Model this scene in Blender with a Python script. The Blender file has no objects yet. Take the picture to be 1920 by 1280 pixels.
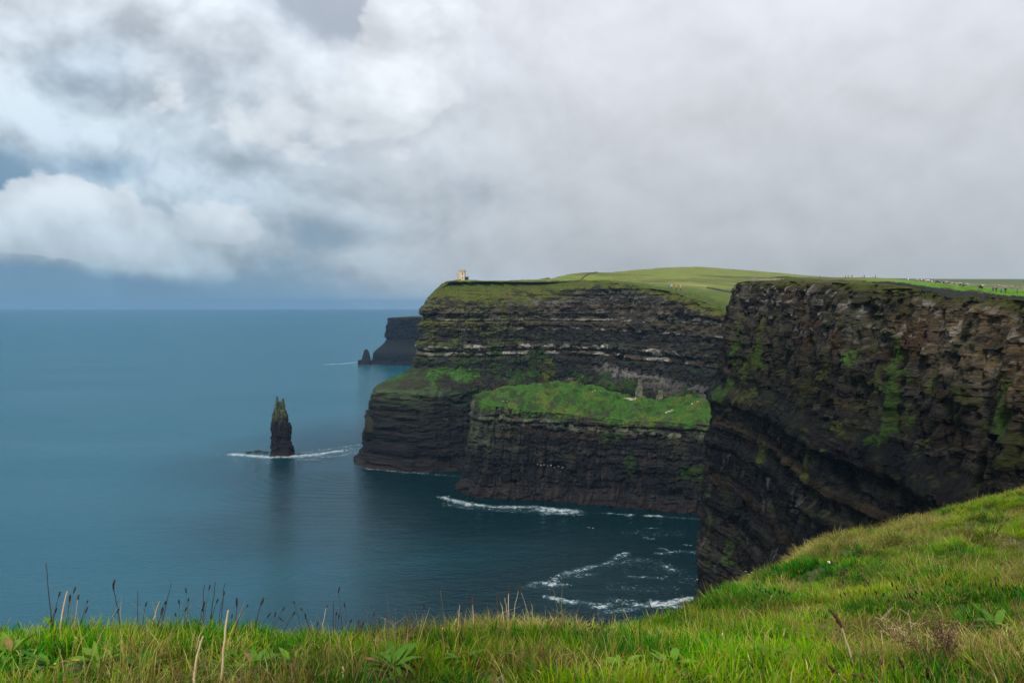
import bpy, math, random
import numpy as np
from mathutils import Vector, Matrix

# ------------------------------------------------------------------ camera, sky, sun, exposure
scene = bpy.context.scene
COL = scene.collection
CAM_Z = 170.0
FOCAL = 1600.0                       # focal length in pixels of a 1920 wide frame
PITCH = math.atan(71.0 / FOCAL)
cam_data = bpy.data.cameras.new('camera')
cam_data.sensor_width = 36.0
cam_data.lens = FOCAL / 1920.0 * 36.0
cam_data.clip_start = 0.05
cam_data.clip_end = 60000.0
cam = bpy.data.objects.new('camera', cam_data)
COL.objects.link(cam)
cam.location = (0, 0, CAM_Z)
cam.rotation_euler = (math.pi / 2 - PITCH, 0, 0)
scene.camera = cam

SUN_EL = math.radians(46)
SUN_AZ = math.radians(197)           # compass style: 0 = +Y (view direction), clockwise
sun_vec = Vector((math.sin(SUN_AZ) * math.cos(SUN_EL), math.cos(SUN_AZ) * math.cos(SUN_EL), math.sin(SUN_EL)))

vs = scene.view_settings
vs.view_transform = 'Standard'
vs.look = 'None'
vs.exposure = 1.0
vs.gamma = 1.0
vs.use_curve_mapping = False
scene.render.engine = 'CYCLES'
cy = scene.cycles
cy.use_denoising = True
cy.use_adaptive_sampling = True
cy.adaptive_threshold = 0.02
cy.max_bounces = 6
cy.diffuse_bounces = 3
cy.glossy_bounces = 3
cy.transmission_bounces = 2
cy.transparent_max_bounces = 8
cy.volume_bounces = 1
cy.caustics_reflective = False
cy.caustics_refractive = False
cy.sample_clamp_indirect = 6.0


class NT:
    """small helper to write node trees as expressions"""

    def __init__(self, tree):
        self.t = tree
        self.n = tree.nodes
        self.l = tree.links

    def node(self, kind, **kw):
        n = self.n.new(kind)
        for k, v in kw.items():
            setattr(n, k, v)
        return n

    def put(self, sock, v):
        if isinstance(v, bpy.types.NodeSocket):
            self.l.new(v, sock)
        elif v is not None:
            if sock.type == 'RGBA' and isinstance(v, (tuple, list)) and len(v) == 3:
                v = (*v, 1.0)
            sock.default_value = v

    def math(self, op, a, b=None, c=None, clamp=False):
        n = self.node('ShaderNodeMath', operation=op, use_clamp=clamp)
        for i, v in enumerate((a, b, c)):
            self.put(n.inputs[i], v)
        return n.outputs[0]

    def add(self, a, b): return self.math('ADD', a, b)
    def sub(self, a, b): return self.math('SUBTRACT', a, b)
    def mul(self, a, b): return self.math('MULTIPLY', a, b)

    def vec(self, op, a, b=None, scale=None):
        n = self.node('ShaderNodeVectorMath', operation=op)
        self.put(n.inputs[0], a)
        if b is not None: self.put(n.inputs[1], b)
        if scale is not None: self.put(n.inputs['Scale'], scale)
        return n.outputs['Value'] if op in ('DOT_PRODUCT', 'LENGTH', 'DISTANCE') else n.outputs[0]

    def noise(self, vec, scale, detail=4.0, rough=0.5, lac=2.0, dist=0.0, color=False):
        n = self.node('ShaderNodeTexNoise')
        self.put(n.inputs['Vector'], vec)
        self.put(n.inputs['Scale'], scale)
        self.put(n.inputs['Detail'], detail)
        self.put(n.inputs['Roughness'], rough)
        self.put(n.inputs['Lacunarity'], lac)
        self.put(n.inputs['Distortion'], dist)
        return n.outputs[1] if color else n.outputs[0]

    def smooth(self, x, lo, hi, a=0.0, b=1.0):
        n = self.node('ShaderNodeMapRange', interpolation_type='SMOOTHSTEP')
        for i, v in enumerate((x, lo, hi, a, b)):
            self.put(n.inputs[i], v)
        return n.outputs[0]

    def lin(self, x, lo, hi, a=0.0, b=1.0, clamp=True):
        n = self.node('ShaderNodeMapRange', clamp=clamp)
        for i, v in enumerate((x, lo, hi, a, b)):
            self.put(n.inputs[i], v)
        return n.outputs[0]

    def mix(self, f, a, b, mode='MIX'):
        n = self.node('ShaderNodeMix', data_type='RGBA', blend_type=mode)
        self.put(n.inputs['Factor'], f)
        self.put(n.inputs[6], a)
        self.put(n.inputs[7], b)
        return n.outputs[2]

    def ramp(self, x, stops, interp='LINEAR'):
        n = self.node('ShaderNodeValToRGB')
        cr = n.color_ramp
        cr.interpolation = interp
        while len(cr.elements) < len(stops):
            cr.elements.new(0.5)
        for e, (p, c) in zip(cr.elements, stops):
            e.position = p
            e.color = (*c, 1.0) if len(c) == 3 else c
        self.put(n.inputs[0], x)
        return n.outputs[0]

    def sep(self, v):
        n = self.node('ShaderNodeSeparateXYZ')
        self.put(n.inputs[0], v)
        return n.outputs

    def comb(self, x, y, z):
        n = self.node('ShaderNodeCombineXYZ')
        for i, v in enumerate((x, y, z)):
            self.put(n.inputs[i], v)
        return n.outputs[0]

    def bump(self, height, strength, dist, normal=None):
        n = self.node('ShaderNodeBump')
        self.put(n.inputs['Height'], height)
        self.put(n.inputs['Strength'], strength)
        self.put(n.inputs['Distance'], dist)
        if normal is not None: self.put(n.inputs['Normal'], normal)
        return n.outputs[0]


def build_world():
    w = bpy.data.worlds.new('World')
    scene.world = w
    w.use_nodes = True
    t = NT(w.node_tree)
    t.n.clear()
    out = t.node('ShaderNodeOutputWorld')
    bg = t.node('ShaderNodeBackground')
    t.l.new(bg.outputs[0], out.inputs[0])
    sky = t.node('ShaderNodeTexSky', sky_type='NISHITA', sun_disc=False)
    sky.sun_elevation = SUN_EL
    sky.sun_rotation = SUN_AZ
    sky.air_density = 1.2
    sky.dust_density = 1.5
    sky.ozone_density = 2.0
    tc = t.node('ShaderNodeTexCoord')
    d = t.vec('NORMALIZE', tc.outputs['Generated'])
    dx, dy, dz = t.sep(d)
    el = t.math('ARCSINE', dz)
    az = t.math('ARCTAN2', dx, dy)                     # 0 ahead, negative out to sea
    side = t.smooth(az, -0.50, 0.18)                   # 0 out at sea, 1 over the land
    # cloud field: domain-warped noise, finer towards the horizon where the deck recedes
    q = t.comb(dx, dy, t.mul(dz, 1.25))
    na = t.sub(t.noise(q, 3.0, 2.0, 0.5), 0.5)
    nb = t.sub(t.noise(t.vec('ADD', q, (4.7, 8.1, 2.9)), 3.0, 2.0, 0.5), 0.5)
    nc = t.sub(t.noise(q, 14.0, 3.0, 0.55), 0.5)
    wx = t.add(t.mul(na, 0.12), t.mul(nc, 0.018))
    wz = t.sub(t.mul(nb, 0.10), t.mul(nc, 0.018))
    wv = t.comb(wx, t.mul(nb, 0.10), wz)
    q2 = t.vec('ADD', q, wv)
    big = t.noise(t.vec('ADD', q2, (3.1, 1.7, 0.4)), 3.6, 3.0, 0.5)

    def billow(vec):
        n = t.node('ShaderNodeTexVoronoi', feature='F1', normalize=True)
        t.put(n.inputs['Vector'], vec)
        n.inputs['Scale'].default_value = 7.5
        n.inputs['Detail'].default_value = 3.0
        n.inputs['Roughness'].default_value = 0.5
        n.inputs['Lacunarity'].default_value = 2.3
        soft = t.noise(vec, 7.0, 5.0, 0.50)
        return t.add(t.mul(t.sub(1.0, n.outputs['Distance']), 0.5), t.mul(soft, 0.55))
    o1 = t.vec('ADD', q2, (1.3, 5.2, 2.4))
    bil = billow(o1)
    bil_s = billow(t.vec('ADD', o1, (0.010, -0.004, 0.030)))
    relief = t.sub(bil, bil_s)
    u = t.add(az, t.mul(wx, 0.9))
    v = t.add(el, t.mul(wz, 0.55))

    def lobe(u0, v0, ru, rv, amp):
        a_ = t.math('DIVIDE', t.sub(u, u0), ru)
        b_ = t.math('DIVIDE', t.sub(v, v0), rv)
        e_ = t.math('EXPONENT', t.mul(t.add(t.mul(a_, a_), t.mul(b_, b_)), -1.0))
        return t.mul(e_, amp)

    dens = t.add(t.mul(t.sub(big, 0.42), 1.5), t.mul(t.sub(bil, 0.60), 2.2))
    for lb in ((-0.58, 0.110, 0.10, 0.034, -0.95), (-0.42, 0.138, 0.06, 0.018, -0.55), (-0.20, 0.080, 0.06, 0.020, -0.60), (-0.06, 0.137, 0.045, 0.03, -0.60), (-0.34, 0.10, 0.05, 0.018, -0.30), (-0.50, 0.20, 0.14, 0.04, 0.30),
               (-0.18, 0.335, 0.085, 0.050, -1.35), (-0.30, 0.36, 0.05, 0.03, -0.35), (-0.44, 0.235, 0.05, 0.025, -0.22), (-0.62, 0.19, 0.10, 0.05, 0.22), (-0.30, 0.040, 0.25, 0.012, -0.20),
               (-0.45, 0.055, 0.10, 0.020, 0.75), (-0.50, 0.085, 0.07, 0.015, 0.35), (-0.12, 0.27, 0.09, 0.045, 0.55), (-0.53, 0.30, 0.12, 0.05, 0.30), (-0.26, 0.08, 0.05, 0.02, 0.30)):
        dens = t.add(dens, lobe(*lb))
    dens = t.add(dens, t.add(-0.02, t.mul(side, 0.50)))
    dens = t.sub(dens, t.mul(t.smooth(v, 0.044, 0.010), t.lin(side, 0.0, 1.0, 1.0, 0.15)))   # clear blue rain air below the bases
    m = t.smooth(dens, -0.40, 0.42)
    lit_l = t.ramp(t.lin(el, 0.0, 0.5), [(0.0, (0.30, 0.44, 0.57)), (0.12, (0.40, 0.52, 0.62)), (0.42, (0.58, 0.67, 0.75)), (0.75, (0.76, 0.81, 0.88)), (1.0, (0.82, 0.86, 0.92))])
    lit_r = t.ramp(t.lin(el, 0.0, 0.5), [(0.0, (0.46, 0.53, 0.58)), (0.08, (0.42, 0.45, 0.50)), (0.40, (0.58, 0.60, 0.64)), (0.72, (0.80, 0.82, 0.88)), (1.0, (0.86, 0.88, 0.93))])
    shd_l = t.ramp(t.lin(el, 0.0, 0.5), [(0.0, (0.135, 0.275, 0.415)), (0.20, (0.150, 0.280, 0.410)), (0.42, (0.27, 0.375, 0.485)), (0.68, (0.36, 0.42, 0.51)), (1.0, (0.48, 0.54, 0.62))])
    shd_r = t.ramp(t.lin(el, 0.0, 0.5), [(0.0, (0.33, 0.43, 0.52)), (0.12, (0.33, 0.38, 0.43)), (0.42, (0.47, 0.49, 0.53)), (1.0, (0.62, 0.64, 0.69))])
    lit = t.mix(side, lit_l, lit_r)
    lit = t.mix(t.lin(el, 0.45, 1.4), lit, (1.12, 1.14, 1.18))
    amt = t.mul(t.lin(side, 0.0, 1.0, 2.6, 0.7), t.smooth(m, -0.25, 0.45))
    cl = t.mix(m, t.mix(side, shd_l, shd_r), lit)
    cl = t.vec('SCALE', cl, scale=t.math('MINIMUM', t.math('MAXIMUM', t.add(1.0, t.mul(relief, amt)), 0.74), 1.20))
    # nearer cumulus with firm edges in front of the deck, out over the sea
    d2 = t.add(t.mul(t.sub(bil, 0.60), 2.6), t.mul(t.sub(t.noise(t.vec('ADD', q2, (9.1, 2.3, 6.0)), 5.0, 2.0, 0.5), 0.5), 1.2))
    d2 = t.sub(d2, 0.42)
    for lb in ((-0.58, 0.062, 0.10, 0.026, 0.62), (-0.46, 0.070, 0.07, 0.032, 0.75), (-0.29, 0.085, 0.08, 0.030, 0.55), (-0.12, 0.275, 0.06, 0.060, 0.80), (-0.22, 0.19, 0.09, 0.05, 0.45),
               (-0.55, 0.31, 0.10, 0.05, 0.60), (-0.36, 0.21, 0.07, 0.05, 0.40), (-0.05, 0.33, 0.06, 0.04, 0.50), (-0.13, 0.10, 0.06, 0.03, 0.40), (-0.60, 0.22, 0.06, 0.02, 0.45)):
        d2 = t.add(d2, lobe(*lb))
    d2 = t.sub(d2, t.smooth(v, 0.042, 0.016, 0.0, 0.9))
    m2 = t.mul(t.smooth(d2, 0.0, 0.11), t.sub(1.0, t.smooth(side, 0.62, 0.98)))
    body = t.smooth(d2, 0.0, 0.70, 0.86, 1.12)
    lit2 = t.vec('SCALE', t.mix(t.lin(el, 0.02, 0.12), lit, (0.80, 0.84, 0.89)), scale=t.math('MINIMUM', t.math('MAXIMUM', t.mul(body, t.add(1.0, t.mul(relief, 2.2))), 0.70), 1.22))
    lit2 = t.mix(t.lin(el, 0.05, 0.30, 0.55, 0.25), lit2, lit)
    cl = t.mix(t.mul(m2, 0.88), cl, lit2)
    # pale clear strip along the sea horizon
    strip = t.mul(t.smooth(el, 0.012, -0.006), t.sub(1.0, t.smooth(az, -0.35, 0.0)))
    cl = t.mix(t.mul(strip, 0.5), cl, (0.20, 0.34, 0.46))
    clear = t.vec('SCALE', sky.outputs[0], scale=0.09)
    col = t.mix(0.93, clear, cl)
    t.l.new(col, bg.inputs[0])
    bg.inputs[1].default_value = 0.56
    # fades below the horizon are never seen; keep them sea coloured
    return w


build_world()
sun_data = bpy.data.lights.new('sun', 'SUN')
sun_data.energy = 1.5
sun_data.angle = math.radians(10)
sun_data.color = (1.0, 0.94, 0.84)
sun = bpy.data.objects.new('sun', sun_data)
COL.objects.link(sun)
sun.rotation_euler = (-sun_vec).to_track_quat('-Z', 'Y').to_euler()
sun.location = (0, 0, 400)


# ------------------------------------------------------------------ measuring helpers
def ray(px, py):
    cx, cyy = (px - 960) / FOCAL, (640 - py) / FOCAL
    return np.array((cx, math.cos(PITCH) + cyy * math.sin(PITCH), -math.sin(PITCH) + cyy * math.cos(PITCH)))


def at(px, py, dist):
    """world point at forward distance dist whose direction was measured in the photograph"""
    r = ray(px, py)
    return np.array((0, 0, CAM_Z)) + r * (dist / r[1])


def sea_at(px, py):
    r = ray(px, py)
    return (np.array((0, 0, CAM_Z)) + r * (CAM_Z / -r[2]))[:2]


def project(x, y, z):
    z = z - CAM_Z
    f = y * math.cos(PITCH) - z * math.sin(PITCH)
    u = y * math.sin(PITCH) + z * math.cos(PITCH)
    return 960 + FOCAL * x / f, 640 - FOCAL * u / f


# ------------------------------------------------------------------ numpy noise
_TAB = np.random.default_rng(7).uniform(-1, 1, (1024, 1024)).astype(np.float32)


def _hash(ix, iy, iz, seed):
    sx, sy = (seed * 379 + 17) & 1023, (seed * 613 + 291) & 1023
    ii = (np.asarray(ix).astype(np.int32) + sx + 131 * np.asarray(iz).astype(np.int32)) & 1023
    jj = (np.asarray(iy).astype(np.int32) + sy + 57 * np.asarray(iz).astype(np.int32)) & 1023
    return _TAB[ii, jj]


def h1(i, seed=0, j=None):
    i = np.asarray(np.floor(i))
    j = np.zeros_like(i) if j is None else np.asarray(np.floor(j)) + np.zeros_like(i)
    return _hash(i, j, np.zeros_like(i), seed)


def vnoise(x, y, z=0.0, seed=0):
    """smooth value noise in two dimensions"""
    x, y = np.broadcast_arrays(np.asarray(x, np.float32), np.asarray(y, np.float32))
    fx0, fy0 = np.floor(x), np.floor(y)
    fx, fy = x - fx0, y - fy0
    fx = fx * fx * (3 - 2 * fx)
    fy = fy * fy * (3 - 2 * fy)
    ix = (fx0.astype(np.int32) + ((seed * 379 + 17) & 1023)) & 1023
    iy = (fy0.astype(np.int32) + ((seed * 613 + 291) & 1023)) & 1023
    ix1, iy1 = (ix + 1) & 1023, (iy + 1) & 1023
    a, b = _TAB[ix, iy], _TAB[ix, iy1]
    a = a + (_TAB[ix1, iy] - a) * fx
    b = b + (_TAB[ix1, iy1] - b) * fx
    return a + (b - a) * fy


def fbm(x, y, z=0.0, octaves=4, seed=0, gain=0.5):
    x, y = np.broadcast_arrays(np.asarray(x, np.float32), np.asarray(y, np.float32))
    r, amp, tot = 0, 1.0, 0
    for o in range(octaves):
        r = r + amp * vnoise(x, y, 0, seed + o * 17)
        tot += amp
        amp *= gain
        x, y = (0.8 * x - 0.6 * y) * 2.03 + 11.3, (0.6 * x + 0.8 * y) * 2.03 + 5.7
    return r / tot


def sstep(x, a, b):
    t = np.clip((x - a) / (b - a), 0, 1)
    return t * t * (3 - 2 * t)


# ------------------------------------------------------------------ mesh helpers
def mesh_np(name, verts, faces, mat=None, smooth=False, color=None, attrs=None):
    """faces: (n,4) or (n,3) index array, or a list of such arrays"""
    verts = np.asarray(verts, np.float32)
    fl = faces if isinstance(faces, list) else [faces]
    fl = [np.asarray(f, np.int32) for f in fl if len(f)]
    me = bpy.data.meshes.new(name)
    me.vertices.add(len(verts))
    me.vertices.foreach_set('co', verts.ravel())
    loops = np.concatenate([f.ravel() for f in fl])
    counts = np.concatenate([np.full(len(f), f.shape[1], np.int32) for f in fl])
    starts = np.concatenate(([0], np.cumsum(counts)[:-1])).astype(np.int32)
    me.loops.add(len(loops))
    me.loops.foreach_set('vertex_index', loops)
    me.polygons.add(len(counts))
    me.polygons.foreach_set('loop_start', starts)
    me.polygons.foreach_set('use_smooth', np.full(len(counts), smooth, bool))
    me.update(calc_edges=True)
    me.validate()
    if color is not None:
        ca = me.color_attributes.new('tint', 'FLOAT_COLOR', 'POINT')
        c4 = np.ones((len(verts), 4), np.float32)
        c4[:, :3] = color
        ca.data.foreach_set('color', c4.ravel())
    for k, v in (attrs or {}).items():
        a = me.attributes.new(k, 'FLOAT', 'POINT')
        a.data.foreach_set('value', np.asarray(v, np.float32).ravel())
    if mat is not None:
        for m_ in (mat if isinstance(mat, (list, tuple)) else [mat]):
            me.materials.append(m_)
    return me


def grid_faces(nu, nv, wrap_u=False):
    """vertices indexed [u*nv+v]"""
    u = np.arange(nu if wrap_u else nu - 1)
    v = np.arange(nv - 1)
    U, V = np.meshgrid(u, v, indexing='ij')
    U2 = (U + 1) % nu
    return np.stack([U * nv + V, U2 * nv + V, U2 * nv + V + 1, U * nv + V + 1], -1).reshape(-1, 4)


def obj(name, me, parent=None, loc=None):
    o = bpy.data.objects.new(name, me)
    COL.objects.link(o)
    if parent is not None: o.parent = parent
    if loc is not None: o.location = loc
    return o


def tag(o, label=None, cat=None, group=None, kind=None):
    if label: o['label'] = label
    if cat: o['category'] = cat
    if group: o['group'] = group
    if kind: o['kind'] = kind
    return o


def empty(name, loc, label, cat, group=None):
    o = bpy.data.objects.new(name, None)
    COL.objects.link(o)
    o.location = loc
    return tag(o, label, cat, group)


def join(parts):
    """[(verts, faces-list)] -> one (verts, faces-list)"""
    V, F, n = [], [], 0
    for v, fs in parts:
        V.append(v)
        for f in (fs if isinstance(fs, list) else [fs]):
            F.append(np.asarray(f) + n)
        n += len(v)
    q = [f for f in F if f.shape[1] == 4]
    t = [f for f in F if f.shape[1] == 3]
    out = []
    if q: out.append(np.concatenate(q))
    if t: out.append(np.concatenate(t))
    return np.concatenate(V), out
# ------------------------------------------------------------------ materials
def new_mat(name):
    m = bpy.data.materials.new(name)
    m.use_nodes = True
    t = NT(m.node_tree)
    bsdf = t.n['Principled BSDF']
    return m, t, bsdf


def rock_material():
    m, t, b = new_mat('layered_rock')
    at_ = t.node('ShaderNodeAttribute', attribute_name='tint')
    g = t.node('ShaderNodeAttribute', attribute_name='grass')
    geo = t.node('ShaderNodeNewGeometry')
    p = geo.outputs['Position']
    px, py, pz = t.sep(p)
    pb = t.comb(px, py, t.mul(pz, 4.5))
    n1 = t.noise(pb, 0.55, 6.0, 0.62)
    n2 = t.noise(p, 1.7, 5.0, 0.65)
    f = t.add(t.lin(n1, 0.25, 0.75, 0.45, 1.55), t.lin(n2, 0.3, 0.7, -0.35, 0.35))
    rock = t.vec('SCALE', at_.outputs['Color'], scale=f)
    gn = t.noise(p, 0.5, 8.0, 0.75)
    gcol = t.vec('SCALE', at_.outputs['Color'], scale=t.lin(gn, 0.3, 0.7, 0.35, 1.65))
    col = t.mix(g.outputs['Fac'], rock, gcol)
    t.put(b.inputs['Base Color'], col)
    b.inputs['Roughness'].default_value = 0.85
    b.inputs['Specular IOR Level'].default_value = 0.10
    h = t.add(t.mul(n1, 0.7), t.mul(n2, 0.5))
    t.put(b.inputs['Normal'], t.bump(h, 0.9, 0.9))
    return m


def turf_material():
    m, t, b = new_mat('distant_turf')
    at_ = t.node('ShaderNodeAttribute', attribute_name='tint')
    geo = t.node('ShaderNodeNewGeometry')
    p = geo.outputs['Position']
    n1 = t.noise(p, 0.045, 6.0, 0.6)
    n2 = t.noise(p, 0.6, 5.0, 0.65)
    f = t.add(t.lin(n1, 0.3, 0.7, 0.72, 1.28), t.lin(n2, 0.3, 0.7, -0.22, 0.22))
    t.put(b.inputs['Base Color'], t.vec('SCALE', at_.outputs['Color'], scale=f))
    b.inputs['Roughness'].default_value = 0.9
    b.inputs['Specular IOR Level'].default_value = 0.15
    t.put(b.inputs['Normal'], t.bump(n2, 0.5, 0.6))
    return m


def sea_material():
    m, t, b = new_mat('sea_water')
    geo = t.node('ShaderNodeNewGeometry')
    p = geo.outputs['Position']
    fo = t.node('ShaderNodeAttribute', attribute_name='foam').outputs['Fac']
    px, py, pz = t.sep(p)
    pw = t.comb(t.mul(px, 0.55), py, 0.0)              # wave crests run across the view
    w1 = t.noise(pw, 0.10, 4.0, 0.55, dist=0.6)
    w1 = t.math('POWER', w1, 1.6)
    w2 = t.noise(pw, 0.42, 4.0, 0.6)
    w3 = t.noise(p, 0.02, 3.0, 0.5)
    gust = t.noise(t.comb(t.mul(px, 0.35), py, 0.0), 0.0045, 4.0, 0.55)
    h = t.add(t.add(t.mul(w1, 1.0), t.mul(w2, 0.8)), t.mul(t.noise(t.comb(t.mul(px, 0.4), py, 0.0), 0.04, 2.0, 0.5), 0.9))
    calm = t.sub(1.0, t.mul(t.node('ShaderNodeAttribute', attribute_name='shore').outputs['Fac'], 0.0))
    bump = t.bump(h, t.mul(t.lin(gust, 0.35, 0.65, 0.55, 1.0), calm), 1.15)
    # foam: the stored density is broken up by lacy noise
    lace = t.noise(p, 0.26, 9.0, 0.70, dist=1.4)
    lace2 = t.noise(pw, 0.9, 4.0, 0.6)
    fm = t.add(t.mul(fo, 0.70), t.mul(t.sub(t.add(t.mul(lace, 0.8), t.mul(lace2, 0.2)), 0.5), 4.2))
    mask = t.mul(t.mul(t.smooth(fm, 0.40, 1.0), t.smooth(fo, 0.05, 0.25)), 0.95)
    milk = t.smooth(fo, 0.1, 0.9)
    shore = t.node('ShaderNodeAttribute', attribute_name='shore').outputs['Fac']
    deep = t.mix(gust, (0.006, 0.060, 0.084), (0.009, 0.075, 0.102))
    deep = t.mix(shore, deep, (0.0006, 0.013, 0.017))       # inshore colour darkened: the cliffs' dark reflection and blocked sky painted in
    deep = t.mix(t.mul(milk, 0.5), deep, (0.025, 0.10, 0.115))
    base = t.mix(mask, deep, (0.50, 0.54, 0.56))
    rough = t.add(t.lin(gust, 0.35, 0.65, 0.025, 0.06), t.mul(mask, 0.5))
    # a wind-roughened sea never mirrors fully at grazing angles: wave slopes cap its reflectance
    fr = t.node('ShaderNodeFresnel')
    fr.inputs['IOR'].default_value = 1.333
    t.put(fr.inputs['Normal'], bump)
    fac = t.mul(t.math('MINIMUM', t.mul(fr.outputs[0], 0.82), 0.40), t.sub(1.0, t.mul(mask, 0.9)))
    dif = t.node('ShaderNodeBsdfDiffuse')
    t.put(dif.inputs['Color'], base)
    gl = t.node('ShaderNodeBsdfGlossy')
    gl.inputs['Color'].default_value = (0.64, 0.86, 0.98, 1)
    t.put(gl.inputs['Roughness'], rough)
    t.put(gl.inputs['Normal'], bump)
    mx = t.node('ShaderNodeMixShader')
    t.put(mx.inputs[0], fac)
    t.l.new(dif.outputs[0], mx.inputs[1])
    t.l.new(gl.outputs[0], mx.inputs[2])
    t.l.new(mx.outputs[0], t.n['Material Output'].inputs[0])
    t.n.remove(b)
    return m


def simple_mat(name, color, rough=0.7, vary=0.25, scale=20.0, spec=0.3, bump=0.0):
    m, t, b = new_mat(name)
    tc = t.node('ShaderNodeTexCoord')
    oi = t.node('ShaderNodeObjectInfo')
    v = t.vec('ADD', tc.outputs['Object'], t.comb(t.mul(oi.outputs['Random'], 37.0), 0.0, 0.0))
    n = t.noise(v, scale, 5.0, 0.6)
    f = t.lin(n, 0.25, 0.75, 1 - vary, 1 + vary)
    f = t.mul(f, t.lin(oi.outputs['Random'], 0, 1, 0.85, 1.15))
    t.put(b.inputs['Base Color'], t.vec('SCALE', t.comb(*color), scale=f))
    b.inputs['Roughness'].default_value = rough
    b.inputs['Specular IOR Level'].default_value = spec
    if bump:
        t.put(b.inputs['Normal'], t.bump(n, 0.6, bump))
    return m


ROCK = rock_material()
TURF = turf_material()
SEA = sea_material()

# albedos
SHALE = np.array((0.0065, 0.0065, 0.008))
SILT = np.array((0.015, 0.0135, 0.0122))
SAND = np.array((0.04, 0.036, 0.03))
BROWN = np.array((0.028, 0.0185, 0.011))
OCHRE = np.array((0.21, 0.145, 0.065))
LICHEN = np.array((0.085, 0.105, 0.050))
GUANO = np.array((0.42, 0.39, 0.36))
G_DARK = np.array((0.022, 0.050, 0.010))
G_LUSH = np.array((0.036, 0.098, 0.013))
G_OLIVE = np.array((0.075, 0.086, 0.016))
G_HILL = np.array((0.135, 0.160, 0.024))
G_STRAW = np.array((0.26, 0.22, 0.07))
G_FIELD = np.array((0.075, 0.190, 0.010))


def lerp(a, b, t):
    t = np.asarray(t)[..., None]
    return a * (1 - t) + b * t


# ------------------------------------------------------------------ the lie of the land
def tps_fit(pts, reg=1e-4):
    pts = np.asarray(pts, float)
    n = len(pts)
    s = 300.0
    q = pts[:, :2] / s
    d = np.linalg.norm(q[:, None] - q[None], axis=2)
    K = np.where(d > 0, d * d * np.log(d + 1e-12), 0) + reg * np.eye(n)
    Pm = np.concatenate([np.ones((n, 1)), q], 1)
    A = np.block([[K, Pm], [Pm.T, np.zeros((3, 3))]])
    w = np.linalg.solve(A, np.concatenate([pts[:, 2], np.zeros(3)]))

    def f(x, y):
        x, y = np.asarray(x, float) / s, np.asarray(y, float) / s
        r = w[n] + w[n + 1] * x + w[n + 2] * y
        for i in range(n):
            dd = (x - q[i, 0]) ** 2 + (y - q[i, 1]) ** 2
            r = r + w[i] * 0.5 * dd * np.log(dd + 1e-12)
        return r
    return f


LAND_PTS = [tuple(at(*p)) for p in (
    # tower headland
    (800, 536, 925), (830, 530, 940), (866, 527, 985), (940, 528, 985), (1000, 529, 975), (1060, 528, 965),
    (1100, 526, 950), (1150, 527, 925), (1200, 535, 880), (1250, 546, 830), (1300, 560, 785), (1345, 574, 755), (1372, 581, 735),
    # rising ground behind it
    (940, 527, 1150), (1050, 524, 1150), (1100, 518, 1250), (1150, 511, 1400), (1200, 504, 1550), (1250, 500.5, 1700), (1310, 501, 1750),
    (1360, 504, 1750), (1400, 512, 1750), (1480, 514, 1800), (1520, 519, 1800), (1250, 524, 1150), (1330, 540, 960), (1300, 515, 1350),
    (1400, 530, 1150), (1500, 524, 1300), (1600, 526, 1500),
    # right headland rim and the field behind
    (1368, 533, 475), (1400, 527, 440), (1450, 526, 390), (1520, 528, 340), (1600, 534, 297), (1680, 541, 262), (1760, 551, 236), (1850, 560, 213), (1920, 567, 197),
    (1450, 523, 470), (1560, 524, 430), (1650, 524, 420), (1750, 528, 430), (1850, 539, 400), (1920, 545, 380), (2050, 552, 330),
    (1700, 540, 800), (1900, 545, 900), (2300, 560, 600),
    (1650, 526, 2600), (1800, 526, 2800), (1920, 525, 3000), (2300, 524, 3200), (1920, 534, 2000), (2600, 540, 2000),
    # near, out of frame
    (2100, 578, 150), (2400, 590, 110), (2600, 600, 70))] + [(60, 20, 166), (150, -50, 168), (400, 0, 172), (-60, -60, 165), (100, -300, 166), (-200, -300, 164),
    (100, 1200, 196), (-40, 1100, 196), (600, 300, 182), (900, 900, 190), (1500, 500, 190), (2500, 1500, 215), (3500, 3200, 250), (3500, 0, 200)]
_land = tps_fit(LAND_PTS)


def land(x, y):
    z = _land(x, y)
    z = z + 0.9 * fbm(np.asarray(x) / 45.0, np.asarray(y) / 45.0, 0, 3, 5) * sstep(np.asarray(y, float), 60, 250)
    return np.clip(z, 120, 262)


def catmull(pts, ds):
    pts = np.asarray(pts, float)
    p = np.vstack([2 * pts[0] - pts[1], pts, 2 * pts[-1] - pts[-2]])
    out = []
    for i in range(1, len(p) - 2):
        t = np.linspace(0, 1, 60, endpoint=False)[:, None]
        a, b, c, d = p[i - 1], p[i], p[i + 1], p[i + 2]
        out.append(0.5 * (2 * b + (c - a) * t + (2 * a - 5 * b + 4 * c - d) * t ** 2 + (3 * b - a - 3 * c + d) * t ** 3))
    out.append(pts[-1:])
    q = np.vstack(out)
    L = np.concatenate(([0], np.cumsum(np.linalg.norm(np.diff(q, axis=0), axis=1))))
    S = np.arange(0, L[-1], ds)
    return S, np.stack([np.interp(S, L, q[:, k]) for k in range(q.shape[1])], 1)


def box_smooth(a, n):
    if n < 2: return a
    k = np.ones(n) / n
    pad = n // 2
    out = np.empty_like(a)
    for c in range(a.shape[1]):
        e = np.pad(a[:, c], (pad, n - 1 - pad), mode='edge')
        out[:, c] = np.convolve(e, k, 'valid')
    return out


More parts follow.
